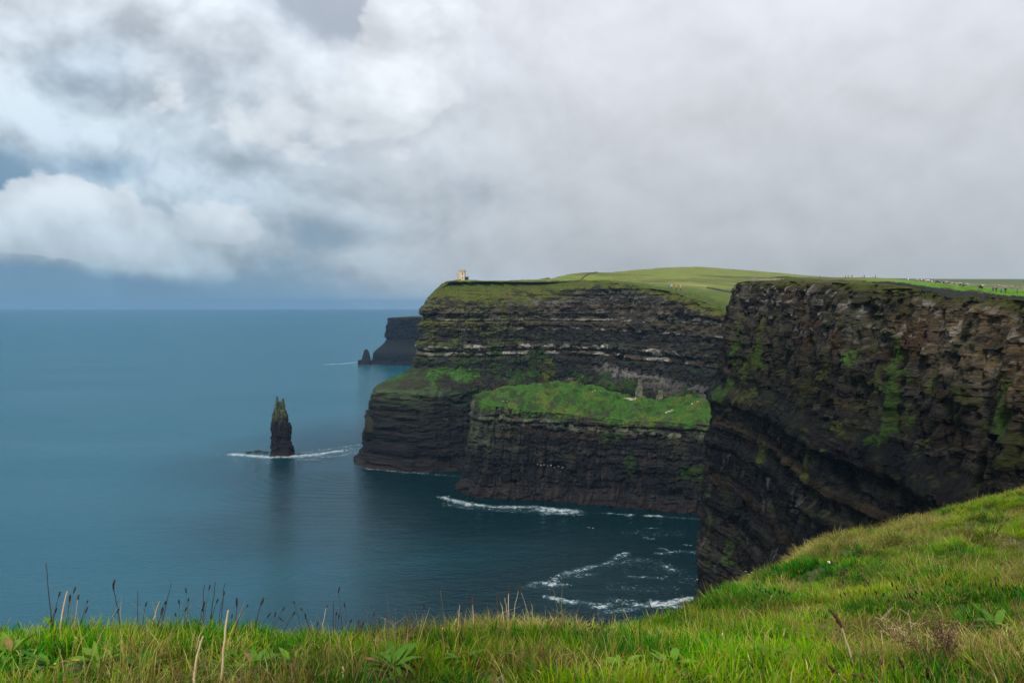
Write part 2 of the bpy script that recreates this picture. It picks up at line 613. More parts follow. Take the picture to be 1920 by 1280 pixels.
# the beds are the same all along the coast
_rng = np.random.default_rng(42)
_th = _rng.choice([1.6, 2.4, 3.4, 5.0, 7.5, 10.0], 80, p=[.18, .24, .24, .18, .1, .06])
BED_Z = np.cumsum(_th) - 3.0
_th2 = _rng.uniform(0.35, 1.3, 400)
SUB_Z = np.cumsum(_th2) - 3.0
BED_OUT = _rng.normal(0, 1, 82)
BED_TYPE = _rng.choice(4, 82, p=[.40, .30, .20, .10])
BED_W = _rng.uniform(2.5, 9, 82)
BED_PALE = _rng.uniform(0, 1, 82)
SUB_OUT = _rng.normal(0, 1, 402)


def facets(x, y, seed, tilt=1.0):
    """broken rock: each irregular cell is a flat, randomly tilted face"""
    x, y = np.asarray(x, np.float32), np.asarray(y, np.float32)
    ix, iy = np.floor(x), np.floor(y)
    best = np.full(x.shape, 1e9, np.float32)
    val = np.zeros(x.shape, np.float32)
    for dx in (-1, 0, 1):
        for dy in (-1, 0, 1):
            cx, cy_ = ix + dx, iy + dy
            z0 = np.zeros_like(cx)
            jx = cx + 0.5 + 0.42 * _hash(cx, cy_, z0, seed)
            jy = cy_ + 0.5 + 0.42 * _hash(cx, cy_, z0, seed + 1)
            ex, ey = x - jx, y - jy
            d = ex * ex + ey * ey
            v = _hash(cx, cy_, z0, seed + 2) + tilt * (ex * _hash(cx, cy_, z0, seed + 3) + ey * (0.5 * _hash(cx, cy_, z0, seed + 4) - 0.35))
            m = d < best
            best = np.where(m, d, best)
            val = np.where(m, v, val)
    return val


class Cliff:
    pass


def build_cliff(plan, ds, dr, top, inland=25.0, seed=0, lean=0.12, lean_fn=None, amp=1.0, wiggle=(5.0, 1.6), benches=(), brow=(8.0, 6.0),
                flare=6.0, zb=-0.8, smooth_n=12.0, bed=0.8, block=1.0, rough=1.0, column=0.6, facet=0.8, fh=5.0, gully=1.0, bench_soft=1.0, hummock=1.4, wave=1.0, fine=1.0, tilt=0.0, top_lift=0.25, sink=True):
    """A rock wall following plan (sea on the right hand of the direction of travel) that folds over into turf at its top.
    top(x, y) gives the turf height; benches: (height fn(s), half thickness, width fn(s))."""
    S, P = catmull(plan, ds)
    T = np.gradient(P, axis=0)
    T /= np.linalg.norm(T, axis=1)[:, None]
    N = np.stack([T[:, 1], -T[:, 0]], 1)
    N = box_smooth(N, max(1, int(smooth_n / ds)))
    N /= np.linalg.norm(N, axis=1)[:, None]
    if wiggle[0]:
        P = P + N * (wiggle[0] * fbm(S / 55, 0.3, 0, 2, seed + 1) + wiggle[1] * fbm(S / 16, 0.7, 0, 2, seed + 2))[:, None]
    bw = np.interp(S, *brow[0]) if isinstance(brow[0], tuple) else np.full(len(S), brow[0])
    bh = np.interp(S, *brow[1]) if isinstance(brow[1], tuple) else np.full(len(S), brow[1])
    zt = top(P[:, 0] - N[:, 0] * 0, P[:, 1] - N[:, 1] * 0)
    na = int((zt.max() - zb + inland) / dr) + 1
    A = np.arange(na) * dr
    Sg, Ag = np.meshgrid(S, A, indexing='ij')
    ztg = zt[:, None]
    over = np.maximum(0, zb + Ag - ztg)
    over = np.minimum(over, inland)
    Z = np.minimum(zb + Ag, ztg)
    X0, Y0 = P[:, 0:1], P[:, 1:2]
    below = ztg - Z
    # profile: plan describes the rim; the wall steps out below it
    if lean_fn is not None:
        off = lean_fn(Sg, Z, below)
    else:
        off = lean * below
    off = off + flare * sstep(Z, 16, -2) ** 2
    rim = np.clip(1 - below / np.maximum(bh[:, None], .1), 0, 1)
    off = off - bw[:, None] * rim ** 1.4
    bench_zone = np.zeros_like(Z)
    for bz, bhalf, width in benches:
        zz = bz(Sg) if callable(bz) else bz
        wd = np.interp(S, *width)[:, None] if isinstance(width, tuple) else width
        off = off + wd * sstep(Z, zz + bhalf, zz - bhalf)
        if np.max(wd) > 5:
            bench_zone = np.maximum(bench_zone, np.exp(-((Z - zz) / (bhalf * 0.9)) ** 4) * np.clip(wd / 6, 0, 1))
    soft = np.clip(np.maximum(rim * sstep(bh[:, None] + 0 * rim, 6, 18), bench_zone * bench_soft), 0, 1)
    soft = np.maximum(soft, (over > 0) * 1.0)
    bed = bed(Z) if callable(bed) else bed
    column = column(Z) if callable(column) else column
    facet = facet(Z) if callable(facet) else facet
    fine = fine(Z) if callable(fine) else fine
    # beds, broken by small faults so that no bed runs on unbroken
    fault = _hash(np.floor((Sg + 5 * vnoise(Sg / 9, Z / 30, 0, seed + 30)) / 27), np.zeros_like(Sg), np.zeros_like(Sg), seed + 31)
    zl = Z + wave * 1.4 * fbm(Sg / 34, Z / 60, 0, 3, seed + 3) + wave * 1.1 * fault + tilt * Sg
    k = np.searchsorted(BED_Z, zl)
    ks = np.searchsorted(SUB_Z, zl + 0.3 * vnoise(Sg / 6, Z / 8, 0, seed + 4))
    w = BED_W[k]
    warp = 0.9 * vnoise(Sg / 5.0, Z / 3.0, 0, seed + 5)
    cell = (Sg + warp) / w + k * 7.31
    ci = np.floor(cell)
    cf = cell - ci
    hb = _hash(ci, k.astype(float), np.zeros_like(ci), seed + 6)
    hb2 = _hash(ci, k.astype(float), np.ones_like(ci), seed + 7)
    slow = np.clip(0.55 + 1.1 * fbm(Sg / 32, Z / 25, 0, 3, seed + 8), 0.05, 1.4)
    d = BED_OUT[k] * 1.25 * slow * bed + hb * 0.7 * block * (0.4 + 0.6 * (BED_TYPE[k] != 0)) + SUB_OUT[ks] * 0.2 * fine * slow * (0.4 + bed)
    d = d - 0.6 * block * np.exp(-(np.minimum(cf, 1 - cf) * w / 0.45) ** 2) * (0.3 + 0.7 * np.abs(hb2))
    # tall joint-bounded columns, staggered in height
    for q_, (cw, chh) in enumerate(((7.5, 26.0), (3.4, 11.0))):
        si = (Sg + 1.6 * vnoise(Sg / 7, Z / 11, 0, seed + 40 + q_)) / cw
        cs = np.floor(si)
        stag = _hash(cs, np.zeros_like(cs), np.zeros_like(cs), seed + 42 + q_)
        zi = np.floor((Z + 1.2 * vnoise(Sg / 3, Z / 6, 0, seed + 48 + q_)) / chh + stag * 3)
        hc = _hash(cs, zi, np.zeros_like(cs), seed + 44 + q_)
        sf = si - cs
        d = d + column * (1.5, 0.8)[q_] * hc - column * (1.1, 0.6)[q_] * np.exp(-(np.minimum(sf, 1 - sf) * cw / 0.5) ** 2)
    # gullies, buttresses and fallen bites
    d = d + gully * 2.6 * fbm(Sg / 20 + 0.1 * Z / 20, Z / 70, 0, 3, seed + 9) + rough * 1.0 * fbm(Sg / 9, Z / 12, 0, 3, seed + 10)
    crag = 1 - 2.2 * np.abs(fbm(Sg / 6.0 + 0.25 * Z / 6.0, Z / 5.0, 0, 4, seed + 32))
    d = d + rough * 0.5 * crag
    tw = 0.5 * vnoise(Sg / 4, Z / 4, 0, seed + 60)
    d = d + facet * (1.6 * facets(Sg / 9.0 + tw, Z / fh, seed + 61) + 0.75 * facets(Sg / 3.6 + tw, Z / (fh * 0.42), seed + 66) + 0.28 * facets(Sg / 1.5, Z / 1.5, seed + 71))
    d = d + rough * 0.3 * fbm(Sg / 2.0, Z / 1.6, 0, 3, seed + 11)
    rid = 1 - np.abs(fbm(Sg / 11, Z / 75, 0, 2, seed + 12)) * 2
    d = d - 2.0 * np.clip(rid - 0.72, 0, 1) * 3
    bites = fbm(Sg / 20, Z / 14, 0, 3, seed + 13)
    d = d - 3.0 * sstep(bites, 0.30, 0.52)
    d = d * amp
    dsoft = 1.2 * fbm(Sg / 12, Z / 12, 0, 3, seed + 14) + 0.7 * fbm(Sg / 3, Z / 3, 0, 3, seed + 15)
    d = d * (1 - soft) + dsoft * soft
    fade_in = np.clip(1 - over / 6.0, 0, 1)
    off_all = (off + d) * np.where(over > 0, 1, 1)
    # past the rim the offset fades so that the turf follows the ground
    base = off_all
    X = X0 + N[:, 0:1] * (base - over)
    Y = Y0 + N[:, 1:2] * (base - over)
    ztop = top(X, Y)
    hum = hummock * fbm(X / 7, Y / 7, 0, 4, seed + 16)
    Zo = ztop + top_lift + hum * np.clip(over / 5, 0, 1)
    if sink:
        Zo = Zo - 2.5 * sstep(over, inland * 0.75, inland)
    blend = sstep(over, 0, 5.0)
    Zf = np.where(over > 0, (ztg + 0 * Z) * (1 - blend) + Zo * blend, Z)
    # normals
    Pos = np.stack([X, Y, Zf], -1)
    dU = np.gradient(Pos, axis=0)
    dV = np.gradient(Pos, axis=1)
    nr = np.cross(dU, dV)
    nr /= np.linalg.norm(nr, axis=2)[..., None] + 1e-9
    up = np.abs(nr[..., 2])
    c = Cliff()
    c.S, c.P, c.N, c.Pos, c.up, c.k, c.ks, c.hb, c.hb2, c.over, c.Z, c.Sg, c.below, c.soft, c.seed, c.bites, c.bench = S, P, N, Pos, up, k, ks, hb, hb2, over, Z, Sg, below, soft, seed, bites, bench_zone
    c.shape = Z.shape
    c.zt = zt
    c.dr = dr
    # plain rock colours; grass is painted on by the callers
    ty = BED_TYPE[k]
    col = np.choose(ty[..., None], [SHALE, SILT, SAND, BROWN])
    n1 = fbm(Sg / 18, Z / 9, 0, 4, seed + 20)
    col = lerp(col, SILT * np.ones(3), np.clip(0.35 + 0.9 * n1, 0, 0.9))
    col = col * (1 + 0.35 * hb + 0.14 * bed * slow * SUB_OUT[ks].clip(-1.5, 1.5) + 0.5 * fbm(Sg / 3, Z / 3, 0, 4, seed + 21))[..., None].clip(0.3, 2.2)
    c.col = col
    c.grass = np.zeros_like(Z)
    return c


class Patch:
    """a mask that covers only a window of the wall's grid"""

    def __init__(self, sl, m):
        self.sl, self.m = sl, m

    def __mul__(self, k):
        return Patch(self.sl, self.m * k)


def paint(c, mask, color, grass=True):
    sl, m = (mask.sl, mask.m) if isinstance(mask, Patch) else ((slice(None), slice(None)), mask)
    m = np.clip(m, 0, 1)
    c.col[sl] = lerp(c.col[sl], color, m)
    c.grass[sl] = np.maximum(c.grass[sl], m) if grass else c.grass[sl] * (1 - m)


def locate(c, px, py):
    if not hasattr(c, 'uv'):
        c.uv = project(c.Pos[..., 0], c.Pos[..., 1], c.Pos[..., 2])
    e = (c.uv[0] - px) ** 2 + (c.uv[1] - py) ** 2
    near = e < max(e.min() * 4, 9.0)
    dd = np.where(near, c.Pos[..., 1] + 0.02 * e, 1e9)
    i = np.unravel_index(np.argmin(dd), dd.shape)
    return i, c.Sg[i], c.Pos[i][2]


def blob(c, px, py, ws, wz, shear=0.0, seed=0, rough=0.55):
    """a patch about a spot on the wall, ws wide along it and wz high, with a ragged edge"""
    i, s0, z0 = locate(c, px, py)
    ds, dr = c.S[1] - c.S[0], c.dr
    ni, nj = int(ws * 2.2 / ds) + 2, int((wz * 2.2 + abs(shear) * ws * 2.2) / dr) + 40
    sl = (slice(max(0, i[0] - ni), i[0] + ni), slice(max(0, i[1] - nj), i[1] + nj))
    s, z = c.Sg[sl] - s0, c.Pos[sl][..., 2] - z0
    z = z - shear * s
    r = np.sqrt((s / ws) ** 2 + (z / wz) ** 2) + rough * fbm(c.Sg[sl] / 5, c.Z[sl] / 4, 0, 4, seed + 77)
    tuft = 0.45 + 0.55 * sstep(fbm(c.Sg[sl] / 1.6, c.Z[sl] / 1.3, 0, 3, seed + 78), -0.22, 0.12)
    return Patch(sl, sstep(r, 1.05, 0.70) * tuft)


def finish_cliff(c, name, label=None, **kw):
    # plants stand proud of the rock in small cushions
    puff = c.grass * (c.over <= 0) * (0.25 + 0.55 * np.abs(fbm(c.Sg / 1.3, c.Z / 1.1, 0, 3, c.seed + 90)))
    c.Pos[..., 0] += c.N[:, 0:1] * puff
    c.Pos[..., 1] += c.N[:, 1:2] * puff
    me = mesh_np(name, c.Pos.reshape(-1, 3), grid_faces(*c.shape), ROCK, False, np.clip(c.col, 0, 1).reshape(-1, 3), {'grass': c.grass})
    o = obj(name, me)
    return tag(o, label, kind='structure')
# ------------------------------------------------------------------ coast
PLAN_RIGHT = [(420, 690), (330, 610), (240, 540), (175, 505), (140, 488), (123, 474), (126, 430), (127, 375), (122, 305), (121, 245), (118, 197), (110, 150), (92, 105)]
PLAN_TOWER = [(40, 1250), (-20, 1150), (-62, 1050), (-92, 970), (-92, 928), (-60, 920), (-10, 938), (24, 948), (60, 946), (84, 936), (108, 912), (130, 868), (149, 820), (165, 776), (181, 746), (200, 716), (250, 680), (330, 660), (420, 690)]
PLAN_TERRACE = [(-10, 880), (-28, 830), (-36, 790), (-28, 758), (-4, 751), (40, 741), (84, 727), (127, 711), (156, 694), (190, 672), (240, 660)]
PLAN_FAR = [(-150, 2900), (-290, 2640), (-345, 2500), (-352, 2425), (-310, 2395), (-220, 2385), (-100, 2400), (100, 2470), (300, 2600)]
PLAN_NEAR = [(118, 185), (110, 150), (92, 105), (70, 66), (48, 36), (24, 14), (4, -2), (-10, -6), (-40, -25), (-110, -70), (-260, -130), (-500, -180)]


def cum(plan):
    p = np.asarray(plan, float)
    return np.concatenate(([0], np.cumsum(np.linalg.norm(np.diff(p, axis=0), axis=1))))


def turf_colour(x, y):
    n = fbm(x / 160, y / 160, 0, 4, 61)
    col = np.ones(np.shape(x) + (3,)) * G_HILL
    col = lerp(col, G_OLIVE * 1.05, sstep(n, 0.0, 0.45) * 0.7)
    col = lerp(col, np.array((0.053, 0.087, 0.012)), sstep(y, 1020, 880) * sstep(y, 500, 640) * 0.75)
    col = lerp(col, G_STRAW * 0.85, 0.85 * sstep(fbm(x / 50, y / 90, 0, 3, 62), 0.02, 0.3) * sstep(x, 170, 230) * sstep(y, 1150, 1000) * sstep(y, 640, 760))
    col = lerp(col, np.array((0.037, 0.040, 0.014)), 0.75 * sstep(fbm(x / 90, y / 60, 0, 3, 63), 0.2, 0.42) * sstep(y, 900, 1100) * sstep(y, 1500, 1300))
    rimz = sstep(x, 185, 150) * sstep(y, 620, 560)
    col = lerp(col, G_OLIVE * 0.75, rimz)
    pc = 960 + FOCAL * x / np.maximum(y, 1.0)
    d_near = np.interp(pc, [1560, 1590, 1640, 1700, 1760, 1850, 1920, 2100], [440, 372, 312, 274, 252, 226, 209, 182])
    d_far = np.interp(pc, [1640, 1690, 1760, 1840, 1920, 2100], [345, 425, 405, 375, 345, 320])
    fld = sstep(y, d_near, d_near + 3) * sstep(y, d_far, d_far - 6) * (pc > 1600)
    col = lerp(col, G_FIELD, fld * 0.95)
    far = sstep(y, 1500, 2200) * sstep(x, 500, 900)
    col = lerp(col, np.array((0.062, 0.087, 0.022)), far)
    col = lerp(col, np.array((0.099, 0.105, 0.031)), far * sstep(h1(x / 260, 5, y / 190), 0.0, 0.1) * 0.6)
    return col


# --- right headland
cr = cum(PLAN_RIGHT)
def right_lean(S, Z, below):
    up_ = 0.15 * np.minimum(below, 58) + 0.05 * np.maximum(below - 58, 0)
    return up_
B = build_cliff(PLAN_RIGHT, 0.5, 0.5, land, inland=26, seed=100, lean_fn=right_lean, amp=0.8, bed=lambda z: 0.55 - 0.25 * sstep(z, 118, 128), block=0.6, rough=0.8, column=lambda z: 0.55 + 0.6 * sstep(z, 118, 128), facet=lambda z: 0.34 + 0.3 * sstep(z, 116, 128), fine=lambda z: 2.6 - 1.2 * sstep(z, 116, 128), fh=6.0, gully=1.0, tilt=0.02, wiggle=(4.0, 2.2), brow=(2.5, 4.0), flare=3,
                benches=[(lambda s: 124 + 2.0 * vnoise(s / 30, 0, 0, 7), 4.5, (cr, np.interp(cr, [0, 260, 330, 420, 520, 700], [6, 6, 7, 4.5, 3, 3]))),
                         (lambda s: 117 + 0 * s, 1.5, -2.6), (106, 0.8, 1.0), (103, 0.8, -0.9), (97, 1.5, 1.6), (93, 1.0, -1.6), (84, 0.8, 1.0), (81, 0.8, -0.9), (66, 1.2, 1.6), (61, 1.0, -1.6), (52, 1.0, 1.0), (49, 0.8, -0.9), (38, 1.2, 1.4), (30, 1.0, -1.0)])
c = B
pale = fbm(c.Sg / 6, c.Z / 8, 0, 4, 131)
depth_ = c.below
c.col = lerp(c.col, np.array((0.115, 0.100, 0.074)), sstep(pale, -0.05, 0.45) * sstep(depth_, 50, 10) * 0.75)
# ochre soil and weathered beds under the rim, stronger towards the near end
s_b = np.interp(cr, cr, cr)
ochre = sstep(c.Sg, cr[8] - 30, cr[10]) * sstep(depth_ + 8 * fbm(c.Sg / 20, c.Z / 9, 0, 3, 133), 30, 9)
c.col = lerp(c.col, np.array((0.16, 0.115, 0.056)), ochre * np.clip(0.55 + 0.9 * fbm(c.Sg / 4, c.Z / 2, 0, 4, 134), 0, 1))
for (px, py, ws, wz, sd) in ((1520, 610, 10, 12, 1), (1500, 575, 7, 8, 2), (1560, 640, 12, 5, 3), (1700, 640, 10, 8, 4), (1480, 545, 4, 8, 5)):
    paint(c, blob(c, px, py, ws, wz, 0, sd, 0.9) * 0.7, np.array((0.071, 0.037, 0.019)), False)
for (px, py, ws, wz, sd) in ((1600, 580, 5, 14, 11), (1565, 560, 3, 8, 12), (1640, 590, 4, 12, 13)):
    paint(c, blob(c, px, py, ws, wz, 0, sd, 0.9) * 0.6, np.array((0.093, 0.099, 0.068)), False)
fl = sstep(fbm(c.Sg / 2.2, c.Z / 1.6, 0, 3, 139), 0.30, 0.52)
paint(c, fl * sstep(depth_, 30, 8) * 0.85, np.array((0.30, 0.27, 0.23)), False)
streak = sstep(fbm(c.Sg / 2.5, c.Z / 10, 0, 3, 141), 0.34, 0.55) * sstep(c.Z, 112, 90) * sstep(fbm(c.Sg / 30, c.Z / 20, 0, 2, 142), -0.05, 0.25)
paint(c, streak * 0.5, np.array((0.15, 0.14, 0.13)), False)
lich = sstep(fbm(c.Sg / 9, c.Z / 9, 0, 4, 143), 0.12, 0.4) * 0.55
paint(c, lich * 0.7 * sstep(c.Z, 30, 60), np.array((0.034, 0.037, 0.017)), False)
g = sstep(c.up + 0.25 * fbm(c.Sg / 6, c.Z / 6, 0, 3, 145), 0.62, 0.85) * sstep(fbm(c.Sg / 24, c.Z / 16, 0, 3, 146), -0.15, 0.2) * sstep(c.Z, 20, 60)
paint(c, g * (0.35 + 0.65 * sstep(c.Z, 105, 120)), G_OLIVE * 0.6)
OL, LU = np.array((0.066, 0.080, 0.012)), np.array((0.040, 0.086, 0.010))
for (px, py, ws, wz, sh, colr, sd) in (
        (1385, 625, 9, 9, 0, OL, 21), (1415, 645, 8, 12, 0, OL, 22), (1425, 670, 7, 7, 0, LU, 23), (1395, 690, 12, 10, 0, OL, 24), (1370, 665, 5, 12, 0, LU, 25),
        (1345, 735, 14, 6, -.1, LU, 26), (1380, 750, 14, 4, -.1, OL, 27), (1605, 672, 7, 6, .25, np.array((0.053, 0.149, 0.009)), 28), (1640, 715, 5, 8, 0, OL, 29), (1670, 680, 4, 10, 0, LU, 30),
        (1668, 745, 3, 13, 0, LU, 31), (1688, 700, 3, 8, 0, LU, 32), (1625, 828, 9, 3, -.2, LU, 33), (1560, 800, 14, 2.5, 0, OL, 34), (1800, 740, 7, 5, .3, OL * .7, 35),
        (1770, 775, 7, 4, .3, OL * .7, 36), (1850, 800, 6, 4, 0, OL * .7, 37), (1890, 770, 6, 6, 0, LU, 38), (1880, 850, 6, 4, 0, OL * .6, 39), (1360, 1050, 8, 11, 0, LU, 40), (1500, 900, 5, 10, 0, OL, 41),
        (1430, 850, 8, 5, 0, OL, 42), (1700, 790, 6, 5, 0, LU, 43), (1755, 715, 5, 5, 0, OL, 44), (1325, 1020, 5, 30, 0, np.array((0.043, 0.053, 0.019)), 45), (1540, 700, 9, 5, .3, OL * .7, 46)):
    paint(c, blob(c, px, py, ws * 0.72, wz * 0.85, sh, sd, 1.5) * 0.72, colr * 1.15)
paint(c, sstep(fbm(c.Sg / 5, c.Z / 5, 0, 4, 151), 0.22, 0.45) * sstep(c.Z, 40, 80) * sstep(fbm(c.Sg / 40, c.Z / 40, 0, 2, 152), 0.0, 0.3) * 0.6, OL * 0.6)
rimg = np.clip(sstep(c.over, 0.2, 1.5) + sstep(c.below + 2.0 * fbm(c.Sg / 7, c.Z / 7, 0, 3, 147), 3.0, 1.0), 0, 1)
paint(c, rimg, G_OLIVE * 0.8)
paint(c, sstep(fbm(c.Pos[..., 0] / 9, c.Pos[..., 1] / 9, 0, 4, 148), 0.05, 0.4) * rimg * 0.6, np.array((0.081, 0.053, 0.034)))
c.col *= 0.72
far_in = sstep(c.over, 5, 8)
c.col = lerp(c.col, turf_colour(c.Pos[..., 0], c.Pos[..., 1]), far_in)
finish_cliff(c, 'right_headland', 'dark layered rock headland nearest on the right with a turf rim')

# --- tower headland
ct = cum(PLAN_TOWER)
wid = np.interp(ct, ct, [10, 14, 22, 36, 42, 24, 14, 11, 9, 8, 8, 8, 8, 8, 6, 6, 6, 6, 6])
brw = np.interp(ct, ct, [16, 16, 18, 20, 24, 26, 26, 24, 20, 12, 6, 5, 5, 6, 8, 8, 8, 8, 8])
brh = np.interp(ct, ct, [22, 22, 24, 26, 27, 27, 27, 26, 22, 12, 7, 7, 8, 9, 9, 9, 9, 9, 9])
Tw = build_cliff(PLAN_TOWER, 0.8, 0.8, land, inland=30, seed=300, lean_fn=lambda s, z, b_: 0.10 * np.minimum(b_, 100) + 0.19 * np.maximum(b_ - 100, 0), amp=1.1, bed=lambda z: 0.12 + 0.5 * sstep(z, 78, 96), block=1.0, rough=0.9, column=lambda z: 1.1 - 0.6 * sstep(z, 78, 96), facet=0.7, bench_soft=0.15, wave=0.4, wiggle=(6.0, 2.0), brow=((ct, brw), (ct, brh)), flare=5,
                 benches=[(lambda s: 90 + 4.0 * vnoise(s / 40, 0, 0, 9), 13.0, (ct, wid)), (150, 1.2, 1.6), (143, 1.0, -1.2), (128, 1.2, 1.8), (122, 1.0, -2.0), (111, 1.5, 2.0)])
c = Tw
c.Pos[..., 2] += c.bench * (2.6 * fbm(c.Pos[..., 0] / 9, c.Pos[..., 1] / 9, 0, 4, 350) + 0.9 * facets(c.Pos[..., 0] / 3.5, c.Pos[..., 1] / 3.5, 351))
n3 = fbm(c.Sg / 20, c.Z / 6, 0, 4, 331)
palebed = ((BED_PALE[c.k] > 0.62) * 1.0) * sstep(fbm(c.Sg / 16, c.Z / 5, 0, 4, 332), -0.12, 0.25) * sstep(c.Z, 84, 96) * sstep(c.Z, 160, 150)
paint(c, palebed * 0.85, np.array((0.15, 0.138, 0.122)), False)
sp = sstep(fbm(c.Sg / 3, c.Z / 1.6, 0, 3, 333), 0.28, 0.5) * palebed
paint(c, sp * 0.9, GUANO * 0.85, False)
wz_ = np.interp(c.Sg, [ct[10], ct[13], ct[16]], [100, 90, 90])
wband = np.exp(-((c.Z - wz_) / 7.0) ** 4) * sstep(c.Sg, ct[9], ct[10] + 10)
paint(c, wband * np.clip(0.65 + 0.9 * fbm(c.Sg / 5, c.Z / 3, 0, 4, 344) + 0.4 * c.hb, 0, 1) * 0.9, np.array((0.085, 0.078, 0.073)), False)
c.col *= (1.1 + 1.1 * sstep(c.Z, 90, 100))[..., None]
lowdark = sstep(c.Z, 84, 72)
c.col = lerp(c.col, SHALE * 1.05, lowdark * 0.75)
lich = sstep(fbm(c.Sg / 9, c.Z / 12, 0, 4, 335), -0.05, 0.35) * sstep(c.Z, 40, 70)
left_end = sstep(c.Sg, ct[8], ct[6])
paint(c, lich * 0.5 * (0.15 + 0.85 * left_end), np.array((0.045, 0.052, 0.027)), False)
g = sstep(c.up + 0.3 * fbm(c.Sg / 9, c.Z / 6, 0, 4, 336), 0.55, 0.8) * sstep(c.Z, 55, 80)
paint(c, g * (0.25 + 0.75 * left_end) * (1 - 0.65 * c.bench), lerp(G_DARK, G_OLIVE, sstep(c.Z, 95, 150)))
paint(c, sstep(fbm(c.Sg / 11, c.Z / 9, 0, 4, 337), 0.16, 0.36) * sstep(c.Z, 80, 95) * (0.10 + 0.85 * left_end) * 0.9, lerp(G_DARK, G_OLIVE * 0.7, sstep(c.Z, 90, 150)))
bench = sstep(c.bench + 1.6 * fbm(c.Sg / 12, c.Z / 6, 0, 4, 338), 1.25, 1.6) * sstep(c.up, 0.3, 0.5)
paint(c, bench, lerp(G_DARK * 0.9, G_LUSH, sstep(fbm(c.Sg / 14, c.Z / 6, 0, 3, 339), -0.2, 0.3)))
for (px, py, ws, wz, sh, colr, sd) in ((850, 702, 25, 8, 0, G_LUSH * 1.25, 21), (733, 698, 17, 11, 0, G_LUSH * 1.05, 22), (1125, 710, 18, 11, 0, G_DARK, 23), (1140, 725, 14, 6, 0, G_LUSH * .7, 24), (1030, 690, 10, 14, 0, G_OLIVE * .8, 25),
                                       (935, 660, 9, 6, 0, G_DARK, 26), (890, 675, 9, 3, 0, G_DARK, 27), (1010, 660, 12, 8, 0, G_DARK * .9, 28), (1180, 720, 20, 8, 0, G_DARK * .8, 29), (1280, 740, 20, 5, 0, G_DARK * .7, 30),
                                       (970, 700, 14, 6, 0, G_DARK, 31)):
    paint(c, blob(c, px, py, ws, wz, sh, sd, 0.5), colr)
for (px, py, ws, wz, sd) in ((782, 702, 9, 12, 54), (765, 722, 12, 6, 55), (920, 712, 14, 9, 56), (715, 722, 10, 3, 57)):
    paint(c, blob(c, px, py, ws, wz, 0, sd, 0.9) * 0.9, np.array((0.030, 0.026, 0.019)), False)
brow_m = np.clip(1 - c.below / np.interp(c.S, ct, brh)[:, None], 0, 1)
rim = np.clip(sstep(c.over, 0, 1.5) + sstep(brow_m + 0.55 * fbm(c.Sg / 13, c.Z / 10, 0, 4, 340), 0.02, 0.32) * sstep(brow_m, 0.0, 0.10), 0, 1)
rimc = lerp(G_OLIVE * 0.95, np.array((0.055, 0.077, 0.012)), sstep(brow_m, 0.5, 0.95))
rimc = lerp(rimc, np.array((0.074, 0.065, 0.019)), 0.6 * sstep(fbm(c.Sg / 10, c.Z / 12, 0, 3, 341), 0.1, 0.4))
paint(c, rim, rimc)
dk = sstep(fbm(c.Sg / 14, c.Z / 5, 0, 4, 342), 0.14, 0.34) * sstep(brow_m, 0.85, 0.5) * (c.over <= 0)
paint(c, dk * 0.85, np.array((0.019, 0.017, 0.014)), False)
tide = sstep(c.Z + 1.0 * fbm(c.Sg / 8, 0, 0, 2, 343), 4.5, 2.0)
paint(c, tide * 0.7, np.array((0.022, 0.0155, 0.013)), False)
for (px, py, ws, wz, sd) in ((735, 742, 16, 4, 51), (760, 735, 25, 4, 53)):
    paint(c, blob(c, px, py, ws, wz, 0, sd, 0.9) * 0.7, np.array((0.053, 0.065, 0.036)), False)
far_in = sstep(c.over, 8, 18)
c.col = lerp(c.col, turf_colour(c.Pos[..., 0], c.Pos[..., 1]), far_in)
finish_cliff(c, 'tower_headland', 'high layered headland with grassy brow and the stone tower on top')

# --- middle terrace
TER = tps_fit([tuple(at(*p)) for p in (
    (905, 757, 757), (960, 766, 750), (1050, 776, 741), (1150, 783, 728), (1250, 789, 712), (1325, 796, 695), (1400, 800, 672),
    (912, 737, 775), (960, 727, 782), (1050, 719, 786), (1120, 728, 784), (1170, 741, 778), (1250, 748, 768), (1330, 737, 752), (1400, 740, 735),
    (930, 738, 815), (1050, 733, 825), (1150, 742, 815), (1250, 752, 800), (1340, 745, 785), (960, 735, 860), (1150, 733, 850), (1050, 727, 870))])
cm = cum(PLAN_TERRACE)
M = build_cliff(PLAN_TERRACE, 0.7, 0.6, TER, inland=72, seed=500, lean=0.10, amp=1.0, bed=0.4, block=0.9, rough=0.8, column=1.1, facet=0.8, wiggle=(3.0, 1.6), brow=(3.0, 4.0), flare=6, top_lift=0.0, sink=True, hummock=4.5,
                benches=[(72.5, 0.8, -0.5), (69, 0.8, 2.0), (66, 0.8, -2.2), (54, 1.0, 1.5), (24, 3.0, 2.0)])
c = M
c.col = lerp(c.col * 1.3, SHALE * 1.25, sstep(c.Z, 66, 48) * 0.7)
bandz = np.exp(-((c.below - 9 - 2 * fbm(c.Sg / 30, 0, 0, 2, 501)) / 3.4) ** 4)
paint(c, bandz * np.clip(0.6 + 0.6 * c.hb, 0, 1), np.array((0.125, 0.132, 0.088)), False)
lich = sstep(fbm(c.Sg / 6, c.Z / 9, 0, 4, 503), 0.02, 0.3) * sstep(c.Z, 28, 50)
paint(c, lich * 0.6 * np.clip(0.5 + 0.6 * c.hb2, 0, 1), np.array((0.050, 0.056, 0.027)), False)
paint(c, sstep(fbm(c.Sg / 4, c.Z / 14, 0, 4, 504), 0.2, 0.4) * 0.5, np.array((0.046, 0.034, 0.024)), False)
tipm = sstep(c.Sg, cm[5] - 25, cm[3])
